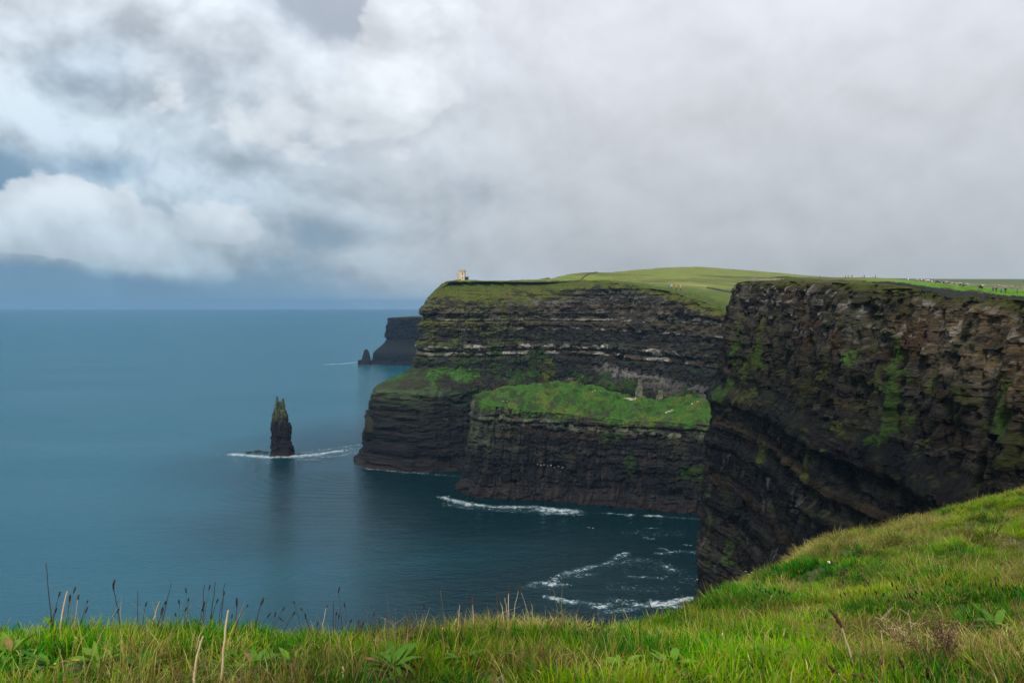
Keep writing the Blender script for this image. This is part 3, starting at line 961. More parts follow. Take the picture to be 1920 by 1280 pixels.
paint(c, tipm * sstep(c.Z, 34, 52) * np.clip(0.5 + fbm(c.Sg / 5, c.Z / 8, 0, 4, 505), 0, 1) * 0.8, np.array((0.074, 0.087, 0.053)), False)
topg = np.clip(sstep(c.over, 0, 1.0) + sstep(c.below + 8 * fbm(c.Sg / 6, c.Z / 7, 0, 4, 506), 5.0, 1.5), 0, 1)
gcol = lerp(G_LUSH * 0.95, G_DARK, sstep(fbm(c.Pos[..., 0] / 8, c.Pos[..., 1] / 8, 0, 4, 507), 0.0, 0.4))
gcol = lerp(gcol, np.array((0.037, 0.034, 0.019)), 0.7 * sstep(fbm(c.Pos[..., 0] / 5, c.Pos[..., 1] / 4, 0, 4, 508), 0.22, 0.45))
gcol = lerp(gcol, np.array((0.085, 0.105, 0.016)), 0.6 * sstep(fbm(c.Pos[..., 0] / 14, c.Pos[..., 1] / 9, 0, 3, 510), 0.1, 0.4))
paint(c, topg, gcol)
paint(c, topg * sstep(fbm(c.Sg / 6, c.over / 3 + c.below / 3, 0, 4, 511), 0.2, 0.36) * sstep(c.over, 24, 8) * 0.85, np.array((0.035, 0.034, 0.022)), False)
for (px, py, ws, wz, sd) in ((1300, 890, 12, 9, 61), (1320, 910, 6, 8, 62), (1180, 870, 5, 10, 63), (1150, 820, 10, 4, 64)):
    paint(c, blob(c, px, py, ws, wz, 0, sd, 0.7) * 0.9, G_DARK)
paint(c, sstep(c.Z + fbm(c.Sg / 8, 0, 0, 2, 509), 5.0, 2.5) * 0.7, np.array((0.024, 0.0165, 0.0135)), False)
finish_cliff(c, 'terrace_cliff', 'lower black cliff with a lush green terrace on top, in the bay')

# --- far headland
cf_ = cum(PLAN_FAR)
def far_top(x, y): return 130 + 3.0 * sstep(np.asarray(x), -360, -250) + 0 * np.asarray(y)
Fh = build_cliff(PLAN_FAR, 2.0, 1.6, far_top, inland=120, seed=700, lean=0.10, amp=1.4, wiggle=(8.0, 3.0), brow=(4.0, 4.0), flare=10, top_lift=0.0,
                 benches=[(45, 22.0, (cf_, np.interp(cf_, [0, 550, 640, 700, 900], [15, 34, 42, 28, 20])))])
c = Fh
paint(c, sstep(c.over, 0, 3), G_OLIVE * 0.6)
c.col = lerp(c.col, np.array((0.043, 0.034, 0.028)), sstep(c.below, 25, 4) * (c.grass < .5))
c.col = lerp(c.col, SHALE * 0.7, 0.85 * (c.over <= 0))
paint(c, sstep(c.up + 0.4 * fbm(c.Sg / 20, c.Z / 14, 0, 3, 703), 0.6, 0.85) * sstep(c.Z, 8, 20) * (c.over <= 0) * 0.10, G_DARK)
finish_cliff(c, 'far_headland', 'distant blue-grey headland fading into haze behind the tower cliff')

# --- the wall under the viewer's own bank (below the picture)
def near_top(x, y): return land(x, y) - 14 * sstep(np.hypot(np.asarray(x), np.asarray(y)), 120, 40) - 1
Nw = build_cliff(PLAN_NEAR, 3.0, 3.0, near_top, inland=30, seed=900, lean=0.10, amp=1.0, wiggle=(2.0, 1.0), brow=(3.0, 4.0), flare=8)
paint(Nw, sstep(Nw.over, 0, 2), G_OLIVE)
finish_cliff(Nw, 'near_cliff', 'rock wall falling to the sea below the grassy bank')


# ------------------------------------------------------------------ plateau turf behind the rims
COAST = [(40, 1250), (-20, 1150)] + PLAN_TOWER[2:-2] + [(250, 680), (330, 640)] + PLAN_RIGHT[1:] + PLAN_NEAR[3:]
POLY = np.array([(2500, 5200), (900, 2600), (250, 1600)] + COAST + [(-500, -900), (7000, -900), (7000, 5200)], float)


def inside(x, y, poly):
    r = np.zeros(x.shape, bool)
    j = len(poly) - 1
    for i in range(len(poly)):
        xi, yi, xj, yj = *poly[i], *poly[j]
        if yi != yj:
            r ^= ((yi > y) != (yj > y)) & (x < (xj - xi) * (y - yi) / (yj - yi) + xi)
        j = i
    return r


def seg_dist(x, y, line):
    d = np.full(np.shape(x), 1e9)
    for (ax, ay), (bx, by) in zip(line[:-1], line[1:]):
        ex, ey = bx - ax, by - ay
        t = np.clip(((x - ax) * ex + (y - ay) * ey) / (ex * ex + ey * ey + 1e-9), 0, 1)
        d = np.minimum(d, np.hypot(x - ax - t * ex, y - ay - t * ey))
    return d


def graded(a, b, step, lo, hi, ratio):
    c_ = list(np.arange(a, b, step))
    s, v = step, c_[-1]
    while v < hi:
        s *= ratio
        v += s
        c_.append(v)
    s, v, pre = step, a, []
    while v > lo:
        s *= ratio
        v -= s
        pre.append(v)
    return np.array(pre[::-1] + c_)


def build_land():
    xs = graded(-130, 420, 5.0, -480, 6500, 1.06)
    ys = graded(-60, 1260, 5.0, -850, 5000, 1.05)
    X, Y = np.meshgrid(xs, ys, indexing='ij')
    dist = seg_dist(X, Y, [tuple(p) for p in POLY[2:2 + len(COAST) + 2]])
    keep = inside(X, Y, POLY) & (dist > 16)
    near_me = np.hypot(X - 5, Y - 5)
    Z = land(X, Y) - 12 * sstep(near_me, 130, 50)
    # mounds on the hill
    F = grid_faces(len(xs), len(ys))
    ok = keep.ravel()[F].all(1)
    F = F[ok]
    used = np.unique(F)
    remap = -np.ones(X.size, int)
    remap[used] = np.arange(len(used))
    x, y, z = X.ravel()[used], Y.ravel()[used], Z.ravel()[used]
    col = turf_colour(x, y)
    me = mesh_np('plateau_turf', np.stack([x, y, z], 1), remap[F], TURF, True, col)
    tag(obj('plateau_ground', me), 'grassy plateau and rounded hill behind the cliff tops', kind='structure')


build_land()

# ------------------------------------------------------------------ sea with surf
SURF = [  # photograph trace, width in metres, strength
    ([(438, 851), (470, 854), (510, 857), (552, 855), (590, 852), (632, 846)], 11, 1.05), ([(505, 858), (600, 853)], 14, .8), ([(560, 850), (650, 846)], 26, .42),
    ([(575, 848), (640, 838), (676, 833)], 7, .55), ([(590, 858), (630, 855), (668, 848)], 5, .6), ([(560, 861), (600, 862)], 5, .5), ([(404, 853), (420, 845)], 4, .45),
    ([(640, 842), (676, 840)], 10, .5), ([(600, 845), (660, 848)], 22, .38),
    ([(672, 870), (690, 878), (745, 884), (800, 887)], 4, .65), ([(690, 879), (705, 880)], 4, .9), ([(760, 886), (870, 893)], 3, .45),
    ([(832, 932), (850, 938), (880, 946), (935, 950), (1000, 951), (1078, 957)], 8, .95), ([(850, 945), (960, 956), (1080, 962)], 13, .42), ([(845, 936), (865, 942)], 7, 1.05), ([(925, 950), (945, 949)], 6, 1.1), ([(1010, 955), (1075, 958)], 9, 1.05), ([(1020, 962), (1070, 962)], 8, .75),
    ([(838, 947), (900, 955), (960, 958)], 6, .45), ([(1078, 958), (1140, 962)], 3, .5), ([(1140, 962), (1185, 965)], 4, .85), ([(1212, 966), (1234, 967)], 4, 1.05), ([(1234, 968), (1320, 973)], 3, .5),
    ([(998, 1094), (1030, 1091), (1058, 1076), (1100, 1064), (1140, 1055), (1172, 1038)], 5, .62), ([(1025, 1095), (1040, 1094)], 4, 1.05), ([(1155, 1042), (1174, 1036)], 3, 1.0), ([(1085, 1068), (1100, 1066)], 3, .9),
    ([(1130, 1060), (1200, 1050)], 12, .36), ([(990, 1100), (1060, 1096)], 6, .4), ([(1060, 1082), (1110, 1076)], 7, .4),
    ([(1024, 1117), (1045, 1123), (1075, 1130)], 3.2, 1.1), ([(1080, 1127), (1110, 1131), (1140, 1134)], 4, .75), ([(1115, 1137), (1135, 1138)], 4, 1.0), ([(1138, 1131), (1150, 1135)], 3, .8),
    ([(1140, 1146), (1190, 1141)], 5, .65), ([(1200, 1134), (1240, 1136)], 4, 1.0), ([(1225, 1130), (1250, 1133), (1275, 1139)], 4.5, 1.1), ([(1258, 1130), (1275, 1123), (1302, 1121)], 4.5, 1.1), ([(1150, 1125), (1180, 1128)], 8, .45),
    ([(1178, 1080), (1205, 1081), (1240, 1084)], 3, .6), ([(1235, 1037), (1280, 1033), (1312, 1036)], 4, .55), ([(1246, 1060), (1262, 1068)], 5, .65), ([(1205, 990), (1230, 990)], 3, .6), ([(1210, 1008), (1225, 1010)], 3, .6), ([(1100, 988), (1112, 990)], 2.5, .7),
    ([(1240, 1028), (1250, 1030)], 3, .7), ([(1285, 1021), (1295, 1022)], 3, .7), ([(1190, 1000), (1260, 1000)], 20, .25), ([(1230, 1060), (1310, 1090)], 20, .26), ([(1150, 1100), (1250, 1105)], 16, .26),
    ([(612, 683), (640, 682), (668, 679)], 14, 1.0), ([(664, 685), (700, 685), (726, 684)], 12, .85), ([(655, 674), (672, 677)], 10, .8), ([(515, 688), (535, 687)], 10, .55),
]


def build_sea():
    xs = graded(-470, 190, 2.3, -26000, 26000, 1.075)
    ys = np.concatenate([graded(440, 1110, 2.3, -24000, 1110, 1.12), np.arange(1116, 2500, 9.0), 2500 * 1.06 ** np.arange(1, 41)])
    ys = ys[ys < 25000]
    ys = np.append(ys, 25000.0)
    X, Y = np.meshgrid(xs, ys, indexing='ij')
    foam = np.zeros_like(X)
    wob = 2.5 * fbm(X / 14, Y / 14, 0, 2, 71)
    for pts, w, st in SURF:
        ln = [tuple(sea_at(*p)) for p in pts]
        lo, hi = np.min(ln, 0) - 6 * w, np.max(ln, 0) + 6 * w
        i0, i1 = np.searchsorted(xs, lo[0]), np.searchsorted(xs, hi[0])
        j0, j1 = np.searchsorted(ys, lo[1]), np.searchsorted(ys, hi[1])
        sl = (slice(i0, i1), slice(j0, j1))
        d = seg_dist(X[sl], Y[sl], ln) + wob[sl] * min(1.0, w / 6)
        foam[sl] = np.maximum(foam[sl], st * np.exp(-(np.maximum(d, 0) / (w * 0.8)) ** 2))
    # surf line along the foot of the cliffs
    tip = sea_at(684, 880)
    r = np.hypot(X - tip[0], Y - tip[1])
    Z = 0.16 * np.sin(r * 2 * math.pi / 13.0 + 2 * fbm(X / 40, Y / 40, 0, 2, 72)) * np.exp(-r / 130) * sstep(Y, tip[1] + 5, tip[1] - 25)
    Z = Z + 0.5 * foam * np.clip(0.5 + fbm(X / 6, Y / 6, 0, 2, 74), 0, 1)
    Z = np.where((X > -460) & (X < 180) & (Y > 445) & (Y < 1100), Z, 0)
    shore = np.zeros_like(X)  # mask for the bay darkness painted into the water colour
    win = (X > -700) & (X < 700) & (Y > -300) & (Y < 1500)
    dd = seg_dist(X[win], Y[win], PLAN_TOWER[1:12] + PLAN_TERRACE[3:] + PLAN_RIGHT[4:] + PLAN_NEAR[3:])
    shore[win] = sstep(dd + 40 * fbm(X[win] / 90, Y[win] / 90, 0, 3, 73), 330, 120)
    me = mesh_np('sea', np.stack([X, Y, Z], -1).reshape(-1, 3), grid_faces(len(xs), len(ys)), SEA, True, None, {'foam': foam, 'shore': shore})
    tag(obj('sea', me), 'blue-green sea with surf along the cliff feet', kind='structure')


build_sea()
# ------------------------------------------------------------------ air
def build_haze():
    m = bpy.data.materials.new('haze_air')
    m.use_nodes = True
    t = NT(m.node_tree)
    t.n.clear()
    out = t.node('ShaderNodeOutputMaterial')
    v = t.node('ShaderNodeVolumePrincipled')
    v.inputs['Color'].default_value = (0.24, 0.42, 0.62, 1)
    v.inputs['Density'].default_value = 0.00005
    v.inputs['Anisotropy'].default_value = 0.1
    t.l.new(v.outputs[0], out.inputs['Volume'])
    x0, x1, y0, y1, z0, z1 = -33000, 33000, -31000, 31000, -1.6, 275
    vv = [(x, y, z) for x in (x0, x1) for y in (y0, y1) for z in (z0, z1)]
    ff = [(0, 1, 3, 2), (4, 6, 7, 5), (0, 4, 5, 1), (2, 3, 7, 6), (0, 2, 6, 4), (1, 5, 7, 3)]
    me = mesh_np('haze', vv, np.array(ff), m)
    tag(obj('haze', me), 'thin sea haze over the whole coast', kind='stuff')


build_haze()
# ------------------------------------------------------------------ the bank in front of the viewer
EDGE = [at(px, py, d) for px, py, d in (
    (-1200, 1190, 4.2), (-500, 1195, 4.6), (-200, 1196, 4.7), (0, 1196, 4.8), (300, 1200, 4.8), (480, 1204, 4.85), (620, 1210, 4.95), (700, 1208, 5.1), (790, 1206, 5.25), (880, 1196, 5.4), (960, 1182, 5.6), (1050, 1190, 5.8), (1150, 1196, 6.1), (1230, 1182, 6.6),
    (1290, 1160, 7.4), (1340, 1138, 8.2), (1400, 1110, 9.2), (1500, 1066, 11.2), (1620, 1024, 13.8), (1750, 986, 17.2), (1850, 954, 20), (1920, 932, 22), (2200, 860, 32), (2600, 790, 50))]
EDGE = np.array(EDGE)
_ex, _ey, _ez = EDGE.T


def edge_y(x): return np.interp(x, _ex, _ey)


_bank = tps_fit([tuple(p) for p in EDGE] + [(0, 0, CAM_Z - 1.62), (-3, 0, CAM_Z - 1.6), (3, 0, CAM_Z - 1.55), (8, 0, CAM_Z - 1.4), (-8, 0, CAM_Z - 1.6), (0, -4, CAM_Z - 1.5), (10, -4, CAM_Z - 1.2), (-8, -4, CAM_Z - 1.5), (20, 4, CAM_Z - 1.5),
                tuple(at(1920, 1280, 3.75)), tuple(at(1440, 1280, 3.7)), tuple(at(960, 1280, 3.65)), tuple(at(480, 1280, 3.65)), tuple(at(0, 1280, 3.65)), tuple(at(2400, 1280, 3.8)),
                tuple(at(1920, 1120, 7.5)), tuple(at(1600, 1160, 6.2)), tuple(at(1750, 1060, 11)), tuple(at(2300, 1060, 9)), tuple(at(2400, 960, 18)), tuple(at(1300, 1220, 5.0)), tuple(at(1920, 1000, 14))], reg=1e-7)


def bank(x, y):
    x, y = np.asarray(x, float), np.asarray(y, float)
    e = y - edge_y(x)
    slope = np.interp(x, [0, 1.5, 4, 50], [0.95, 0.75, 0.62, 0.5])       # the rim runs obliquely on the right
    d = e * slope
    yy = np.minimum(y, edge_y(x))
    z = _bank(x, yy)
    z = z - np.where(d > 0, 0.45 * np.maximum(d, 0) + 0.5 * np.maximum(d, 0) ** 1.6, 0)
    far = sstep(x, 0.8, 4.0)
    z = z + (0.04 + 0.20 * far) * fbm(x / 1.3, y / 1.3, 0, 3, 801) + 0.16 * far * (1 - np.abs(fbm(x / 1.7 + 4, y / 0.9, 0, 2, 803)) * 2)
    return z


def bank_hit(px, py):
    """where the sight line through a photograph point meets the bank"""
    r = ray(px, py)
    t = np.concatenate([np.arange(2.5, 9, 0.02), np.arange(9, 60, 0.06)]) / r[1]
    p = np.array((0, 0, CAM_Z)) + t[:, None] * r
    h = bank(p[:, 0], p[:, 1])
    k = np.nonzero(p[:, 2] <= h)[0]
    return p[k[0]] if len(k) else None


def ground_material():
    m, t, b = new_mat('turf_soil')
    geo = t.node('ShaderNodeNewGeometry')
    p = geo.outputs['Position']
    n = t.noise(p, 3.0, 6.0, 0.65)
    n2 = t.noise(p, 28.0, 4.0, 0.6)
    col = t.mix(n, (0.035, 0.055, 0.012), (0.07, 0.06, 0.022))
    t.put(b.inputs['Base Color'], t.vec('SCALE', col, scale=t.lin(n2, 0.3, 0.7, 0.6, 1.4)))
    b.inputs['Roughness'].default_value = 0.95
    t.put(b.inputs['Normal'], t.bump(n2, 0.6, 0.03))
    return m


def build_bank():
    xs = np.concatenate([np.arange(-8, -3.6, 0.2), np.arange(-3.6, 7, 0.07), np.arange(7, 18, 0.15), np.arange(18, 44, 0.5)])
    e = np.concatenate([np.linspace(0, 1, 110) ** 1.0 - 1, np.linspace(0.004, 1, 40) ** 1.3])
    X = np.repeat(xs[:, None], len(e), 1)
    ey = edge_y(xs)[:, None]
    Y = np.where(e[None] < 0, ey + e[None] * (ey + 4.0), ey + e[None] * 7.0)
    Z = bank(X, Y)
    me = mesh_np('bank_ground', np.stack([X, Y, Z], -1).reshape(-1, 3), grid_faces(len(xs), len(e)), ground_material(), True)
    tag(obj('bank_ground', me), 'grassy bank at the cliff edge in front of the viewer', kind='structure')


build_bank()


# ------------------------------------------------------------------ grass
def blade_material():
    m, t, b = new_mat('grass_blade')
    at_ = t.node('ShaderNodeAttribute', attribute_name='tint')
    oi = t.node('ShaderNodeObjectInfo')
    geo = t.node('ShaderNodeNewGeometry')
    loc = oi.outputs['Location']
    n = t.noise(loc, 0.9, 4.0, 0.55)
    n2 = t.noise(t.vec('ADD', loc, (7.0, 3.0, 1.0)), 0.33, 4.0, 0.6)
    hue = t.node('ShaderNodeHueSaturation')
    t.put(hue.inputs['Hue'], t.lin(t.add(t.mul(n2, 0.7), t.mul(oi.outputs['Random'], 0.3)), 0.25, 0.75, 0.485, 0.545))
    hue.inputs['Saturation'].default_value = 1.06
    t.put(hue.inputs['Value'], t.add(t.lin(n, 0.3, 0.7, 0.42, 1.38), t.lin(oi.outputs['Random'], 0, 1, -0.22, 0.22)))
    t.put(hue.inputs['Color'], at_.outputs['Color'])
    out = t.n['Material Output']
    tr = t.node('ShaderNodeBsdfTranslucent')
    t.put(tr.inputs[0], hue.outputs[0])
    t.put(b.inputs['Base Color'], hue.outputs[0])
    b.inputs['Roughness'].default_value = 0.55
    b.inputs['Specular IOR Level'].default_value = 0.06
    mx = t.node('ShaderNodeMixShader')
    mx.inputs[0].default_value = 0.32
    t.l.new(b.outputs[0], mx.inputs[1])
    t.l.new(tr.outputs[0], mx.inputs[2])
    t.l.new(mx.outputs[0], out.inputs[0])
    return m


BLADE = blade_material()


def blade_strips(rng, n, radius, lmin, lmax, wmin, wmax, lean, curl, straw, palette, segs=3):
    """n grass blades as tapering strips; returns verts, faces, colours"""
    V, Q, C, nv = [], [], [], 0
    for i in range(n):
        a = rng.uniform(0, 2 * math.pi)
        r = radius * math.sqrt(rng.uniform(0, 1))
        x0, y0 = r * math.cos(a), r * math.sin(a)
        L = rng.uniform(lmin, lmax)
        w = rng.uniform(wmin, wmax)
        da = a + rng.normal(0, 0.8)
        dirx, diry = math.cos(da), math.sin(da)
        bend = abs(rng.normal(0, lean)) + 0.08
        cu = rng.uniform(0, curl)
        sx, sy = -diry, dirx
        tw = rng.uniform(-0.8, 0.8)
        sx, sy = sx * math.cos(tw) + dirx * math.sin(tw), sy * math.cos(tw) + diry * math.sin(tw)
        dry = rng.uniform() < straw
        pal = palette[1] if dry else palette[0]
        base = pal[rng.integers(len(pal))] * rng.uniform(0.75, 1.25)
        root = base * 0.30 + np.array((0.05, 0.04, 0.012)) * 0.4  # brownish root, darkened further as painted shade between the tufts
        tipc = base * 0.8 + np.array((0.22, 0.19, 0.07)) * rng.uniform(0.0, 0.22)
        px, py, pz, ang = x0, y0, -0.02, bend * 0.4
        for k in range(segs + 1):
            t = k / segs
            ww = w * (1 - t ** 1.8) * 0.5 + 0.0002
            V.append((px - sx * ww, py - sy * ww, pz))
            V.append((px + sx * ww, py + sy * ww, pz))
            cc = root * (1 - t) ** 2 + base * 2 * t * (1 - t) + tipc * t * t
            C += [cc, cc]
            st = L / segs
            px += dirx * math.sin(ang) * st
            py += diry * math.sin(ang) * st
            pz += math.cos(ang) * st
            ang += (bend + cu) / segs * 1.3
            if k < segs:
                Q.append((nv + 2 * k, nv + 2 * k + 1, nv + 2 * k + 3, nv + 2 * k + 2))
        nv += 2 * (segs + 1)
    return np.array(V), np.array(Q), np.array(C)


DEEP = [np.array(c_) for c_ in ((0.030, 0.165, 0.008), (0.055, 0.225, 0.009), (0.020, 0.115, 0.010), (0.080, 0.260, 0.010))]
YELLOW = [np.array(c_) for c_ in ((0.215, 0.345, 0.010), (0.290, 0.375, 0.014), (0.140, 0.300, 0.009), (0.330, 0.360, 0.030), (0.090, 0.230, 0.010))]
STRAWS = [np.array(c_) for c_ in ((0.42, 0.31, 0.11), (0.33, 0.24, 0.09), (0.50, 0.40, 0.18), (0.20, 0.125, 0.045), (0.34, 0.30, 0.07), (0.13, 0.075, 0.03))]


def tuft_collection():
    cl = bpy.data.collections.new('grass_tuft_sources')
    rng = np.random.default_rng(5)
    specs = []
    #               n  radius lmin lmax wmin wmax lean curl straw, greens
    for _ in range(2): specs.append((64, 0.075, 0.05, 0.13, 0.0036, 0.0075, 0.5, 1.0, 0.03, DEEP))          # 0-1 deep green
    for _ in range(3): specs.append((60, 0.075, 0.045, 0.125, 0.0032, 0.0062, 0.55, 1.0, 0.10, YELLOW))    # 2-4 yellow green
    for _ in range(2): specs.append((55, 0.08, 0.05, 0.145, 0.0028, 0.005, 0.55, 1.0, 0.38, YELLOW))       # 5-6 mixed
    for _ in range(3): specs.append((56, 0.07, 0.06, 0.17, 0.0024, 0.0042, 0.55, 1.1, 0.85, YELLOW))       # 7-9 straw
    for _ in range(2): specs.append((34, 0.09, 0.05, 0.11, 0.006, 0.011, 0.7, 0.7, 0.05, DEEP))            # 10-11 broad
    for _ in range(2): specs.append((14, 0.06, 0.14, 0.27, 0.0018, 0.003, 0.35, 0.5, 0.92, YELLOW))        # 12-13 long bents
    for i, s in enumerate(specs):
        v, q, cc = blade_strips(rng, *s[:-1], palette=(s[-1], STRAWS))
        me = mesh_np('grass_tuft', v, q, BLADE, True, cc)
        o = bpy.data.objects.new('tuft_%02d' % i, me)
        cl.objects.link(o)
    return cl


def scatter_group(cl):
    ng = bpy.data.node_groups.new('scatter_tufts', 'GeometryNodeTree')
    ng.interface.new_socket('Geometry', in_out='INPUT', socket_type='NodeSocketGeometry')
    ng.interface.new_socket('Geometry', in_out='OUTPUT', socket_type='NodeSocketGeometry')
    n, l = ng.nodes, ng.links
    gi, go = n.new('NodeGroupInput'), n.new('NodeGroupOutput')
    ci = n.new('GeometryNodeCollectionInfo')
    ci.inputs['Collection'].default_value = cl
    ci.inputs['Separate Children'].default_value = True
    ci.inputs['Reset Children'].default_value = True
    ip = n.new('GeometryNodeInstanceOnPoints')
    l.new(gi.outputs[0], ip.inputs['Points'])
    l.new(ci.outputs[0], ip.inputs['Instance'])
    ip.inputs['Pick Instance'].default_value = True

    def named(nm, ty):
        a = n.new('GeometryNodeInputNamedAttribute')
        a.data_type = ty
        a.inputs['Name'].default_value = nm
        return a.outputs[0]
    l.new(named('idx', 'INT'), ip.inputs['Instance Index'])
    l.new(named('rot', 'FLOAT_VECTOR'), ip.inputs['Rotation'])
    l.new(named('scl', 'FLOAT_VECTOR'), ip.inputs['Scale'])
    l.new(ip.outputs[0], go.inputs[0])
    return ng


ROSETTES = [(22, 1248, 13, 1.15, 0, 'broad-leaved green plant in the bottom left corner'), (95, 1268, 12, 0.9, 1, 'dark broad-leaved plant between two larger ones at lower left'), (182, 1262, 16, 1.2, 0, 'large broad-leaved plant with a yellow leaf at lower left'),
            (270, 1272, 9, 0.8, 1, 'small leafy plant right of the plant with a yellow leaf'), (478, 1268, 13, 1.0, 1, 'leafy plant right of the tall straw stems at the bottom edge'), (545, 1256, 8, 0.8, 0, 'small leafy plant left of the short straw stem'),
            (735, 1268, 14, 1.1, 1, 'dark spreading leafy plant at the bottom below the withered clump'), (1170, 1268, 9, 0.75, 0, 'small leafy plant at the bottom right of centre'), (1262, 1262, 12, 0.85, 0, 'leafy green plant at the bottom left of the thick brown head'),
            (1455, 1254, 12, 0.9, 1, 'dark leafy plant behind the thick brown seed head'), (1868, 1192, 12, 1.3, 1, 'upright leafy plant right of the withered bush'), (118, 1196, 5, 0.9, 2, 'upright broad leaf at the rim among far left seed heads'),
            (306, 1196, 4, 0.8, 2, 'upright broad leaf at the rim left of the tall straw stem'), (396, 1200, 7, 0.9, 2, 'leafy clump at the rim behind the tall straw stem'), (870, 1258, 8, 0.7, 1, 'small dark leafy plant low on the bank at centre'), (1530, 1150, 5, 0.8, 0, 'few blue-green leaves on the slope left of the tall rust head')]


def build_grass():
    rng = np.random.default_rng(11)
    pts = []
    # candidate spots over the visible bank, thinned with distance
    n = 260000
    x = rng.uniform(-4.2, 1.0, n // 3)
    y = rng.uniform(2.3, 6.8, n // 3)
    x2 = rng.uniform(-0.5, 22, n - n // 3)
    y2 = rng.uniform(2.3, 30, n - n // 3)
    X, Y = np.concatenate([x, x2]), np.concatenate([y, y2])
    area = np.concatenate([np.full(len(x), 5.2 * 4.5 / len(x)), np.full(len(x2), 22.5 * 27.7 / len(x2))])
    e = Y - edge_y(X)
    inside_ = (e < np.interp(X, [0, 3, 20], [0.35, 0.8, 2.0])) & (np.abs(X) < 0.66 * Y + 0.5)
    D = np.hypot(X, Y)
    dens = np.interp(D, [0, 5, 8, 14, 26], [125, 120, 100, 75, 45])
    keep = inside_ & (rng.uniform(size=len(X)) < dens * area)
    # the two boxes overlap between -0.5 and 1.0: halve there
    ov = (X > -0.5) & (X < 1.0)
    keep &= ~(ov & (np.arange(len(X)) >= len(x)) & (Y < 6.8))
    # broad-leaved plants crowd the grass out where they grow
    for px, py, n_l, sc, tone, lab in ROSETTES:
        h_ = bank_hit(px, py)
        if tone != 2 and h_ is not None:
            keep &= ((X - h_[0]) ** 2 + (Y - h_[1] + 0.03) ** 2 > (0.115 * sc) ** 2) | (rng.uniform(size=len(X)) < 0.12)
    X, Y, D = X[keep], Y[keep], D[keep]
    Z = bank(X, Y)
    # which kind grows where
    pn = fbm(X / 0.9, Y / 0.9, 0, 3, 821)
    pe = (Y - edge_y(X))
    dry = pn + 0.35 * fbm(X / 0.25, Y / 0.25, 0, 2, 822) + 0.40 * sstep(pe * 0.6, -1.0, -0.1) * sstep(X, 1.5, 4.0) + 0.16 * sstep(Y, 4.6, 3.6) - 0.10
    for px, py, rx_, ry_, am in ((740, 1215, 0.22, 0.25, 0.5), (1640, 1175, 0.7, 0.35, 0.5), (1480, 1125, 0.6, 0.5, 0.4), (1150, 1205, 0.35, 0.3, 0.3), (1000, 1190, 0.4, 0.3, 0.25), (1760, 1215, 0.45, 0.4, 0.6), (1830, 1080, 0.8, 0.6, 0.35),
                                 (300, 1225, 0.5, 0.3, 0.25), (1700, 1010, 2.5, 1.2, 0.4), (1780, 1030, 1.5, 1.2, 0.35), (420, 1250, 0.3, 0.2, 0.3), (600, 1230, 0.4, 0.3, 0.25), (950, 1250, 0.5, 0.25, 0.35), (1050, 1265, 0.4, 0.2, 0.3)):
        h_ = bank_hit(px, py)
        if h_ is not None:
            dry = dry + am * np.exp(-((X - h_[0]) / rx_) ** 2 - ((Y - h_[1]) / ry_) ** 2)
    lush = fbm(X / 0.75 + 9, Y / 0.75, 0, 3, 824) - 0.14 * sstep(X, 1.0, 4.0)
    for px, py, rx_, ry_, am in ((1780, 1165, 0.7, 0.6, 0.6), (1250, 1190, 0.5, 0.6, 0.35), (1700, 1260, 0.5, 0.3, 0.4), (1500, 1255, 0.35, 0.2, 0.5), (180, 1262, 0.4, 0.2, 0.5), (480, 1268, 0.3, 0.2, 0.45), (1600, 1085, 0.8, 0.7, 0.4), (1640, 1050, 1.5, 0.8, 0.4), (1250, 1265, 0.4, 0.2, 0.4), (20, 1250, .3, .2, .4)):
        h_ = bank_hit(px, py)
        if h_ is not None:
            lush = lush + am * np.exp(-((X - h_[0]) / rx_) ** 2 - ((Y - h_[1]) / ry_) ** 2)
    N_ = len(X)
    u, u2 = rng.uniform(size=N_), rng.uniform(size=N_)
    idx = rng.integers(2, 5, N_)
    idx = np.where(u < np.clip(0.36 + 1.6 * lush, 0.03, 0.94), rng.integers(0, 2, N_), idx)
    idx = np.where(u2 < np.clip(0.25 + 1.5 * dry, 0.03, 0.8), rng.integers(5, 7, N_), idx)
    idx = np.where(u2 < np.clip(0.05 + 1.5 * dry, 0.04, 0.88), rng.integers(7, 10, N_), idx)
    idx = np.where((rng.uniform(size=N_) < 0.08 + 0.15 * (lush > 0.25)) & (D < 8) & (dry < 0.2), rng.integers(10, 12, N_), idx)
    idx = np.where(rng.uniform(size=N_) < 0.02 + 0.05 * (dry > 0.25), rng.integers(12, 14, N_), idx)
    hgt = np.clip(1.0 + 1.0 * fbm(X / 0.42, Y / 0.42, 0, 3, 823), 0.45, 1.9)
    wide = np.interp(D, [4, 10, 25], [1.35, 1.5, 2.1])
    tall = hgt * np.interp(D, [4, 10, 25], [1.12, 0.95, 1.0])
    scl = np.stack([wide, wide, tall], 1)
    # wind: leans left on the open slope, mixed on the near rim
    lean = np.interp(X, [-3, 0, 1.5, 4], [0.05, 0.12, -0.28, -0.45]) + rng.normal(0, 0.14, len(X))
    fwd = rng.normal(0.05, 0.14, len(X))
    az = rng.uniform(0, 2 * math.pi, len(X))
    rot = np.empty((len(X), 3))
    for i in range(len(X)):
        M_ = Matrix.Rotation(lean[i], 3, 'Y') @ Matrix.Rotation(-fwd[i], 3, 'X') @ Matrix.Rotation(az[i], 3, 'Z')
        rot[i] = M_.to_euler()
    me = bpy.data.meshes.new('grass')
    me.vertices.add(len(X))
    me.vertices.foreach_set('co', np.stack([X, Y, Z], 1).astype(np.float32).ravel())
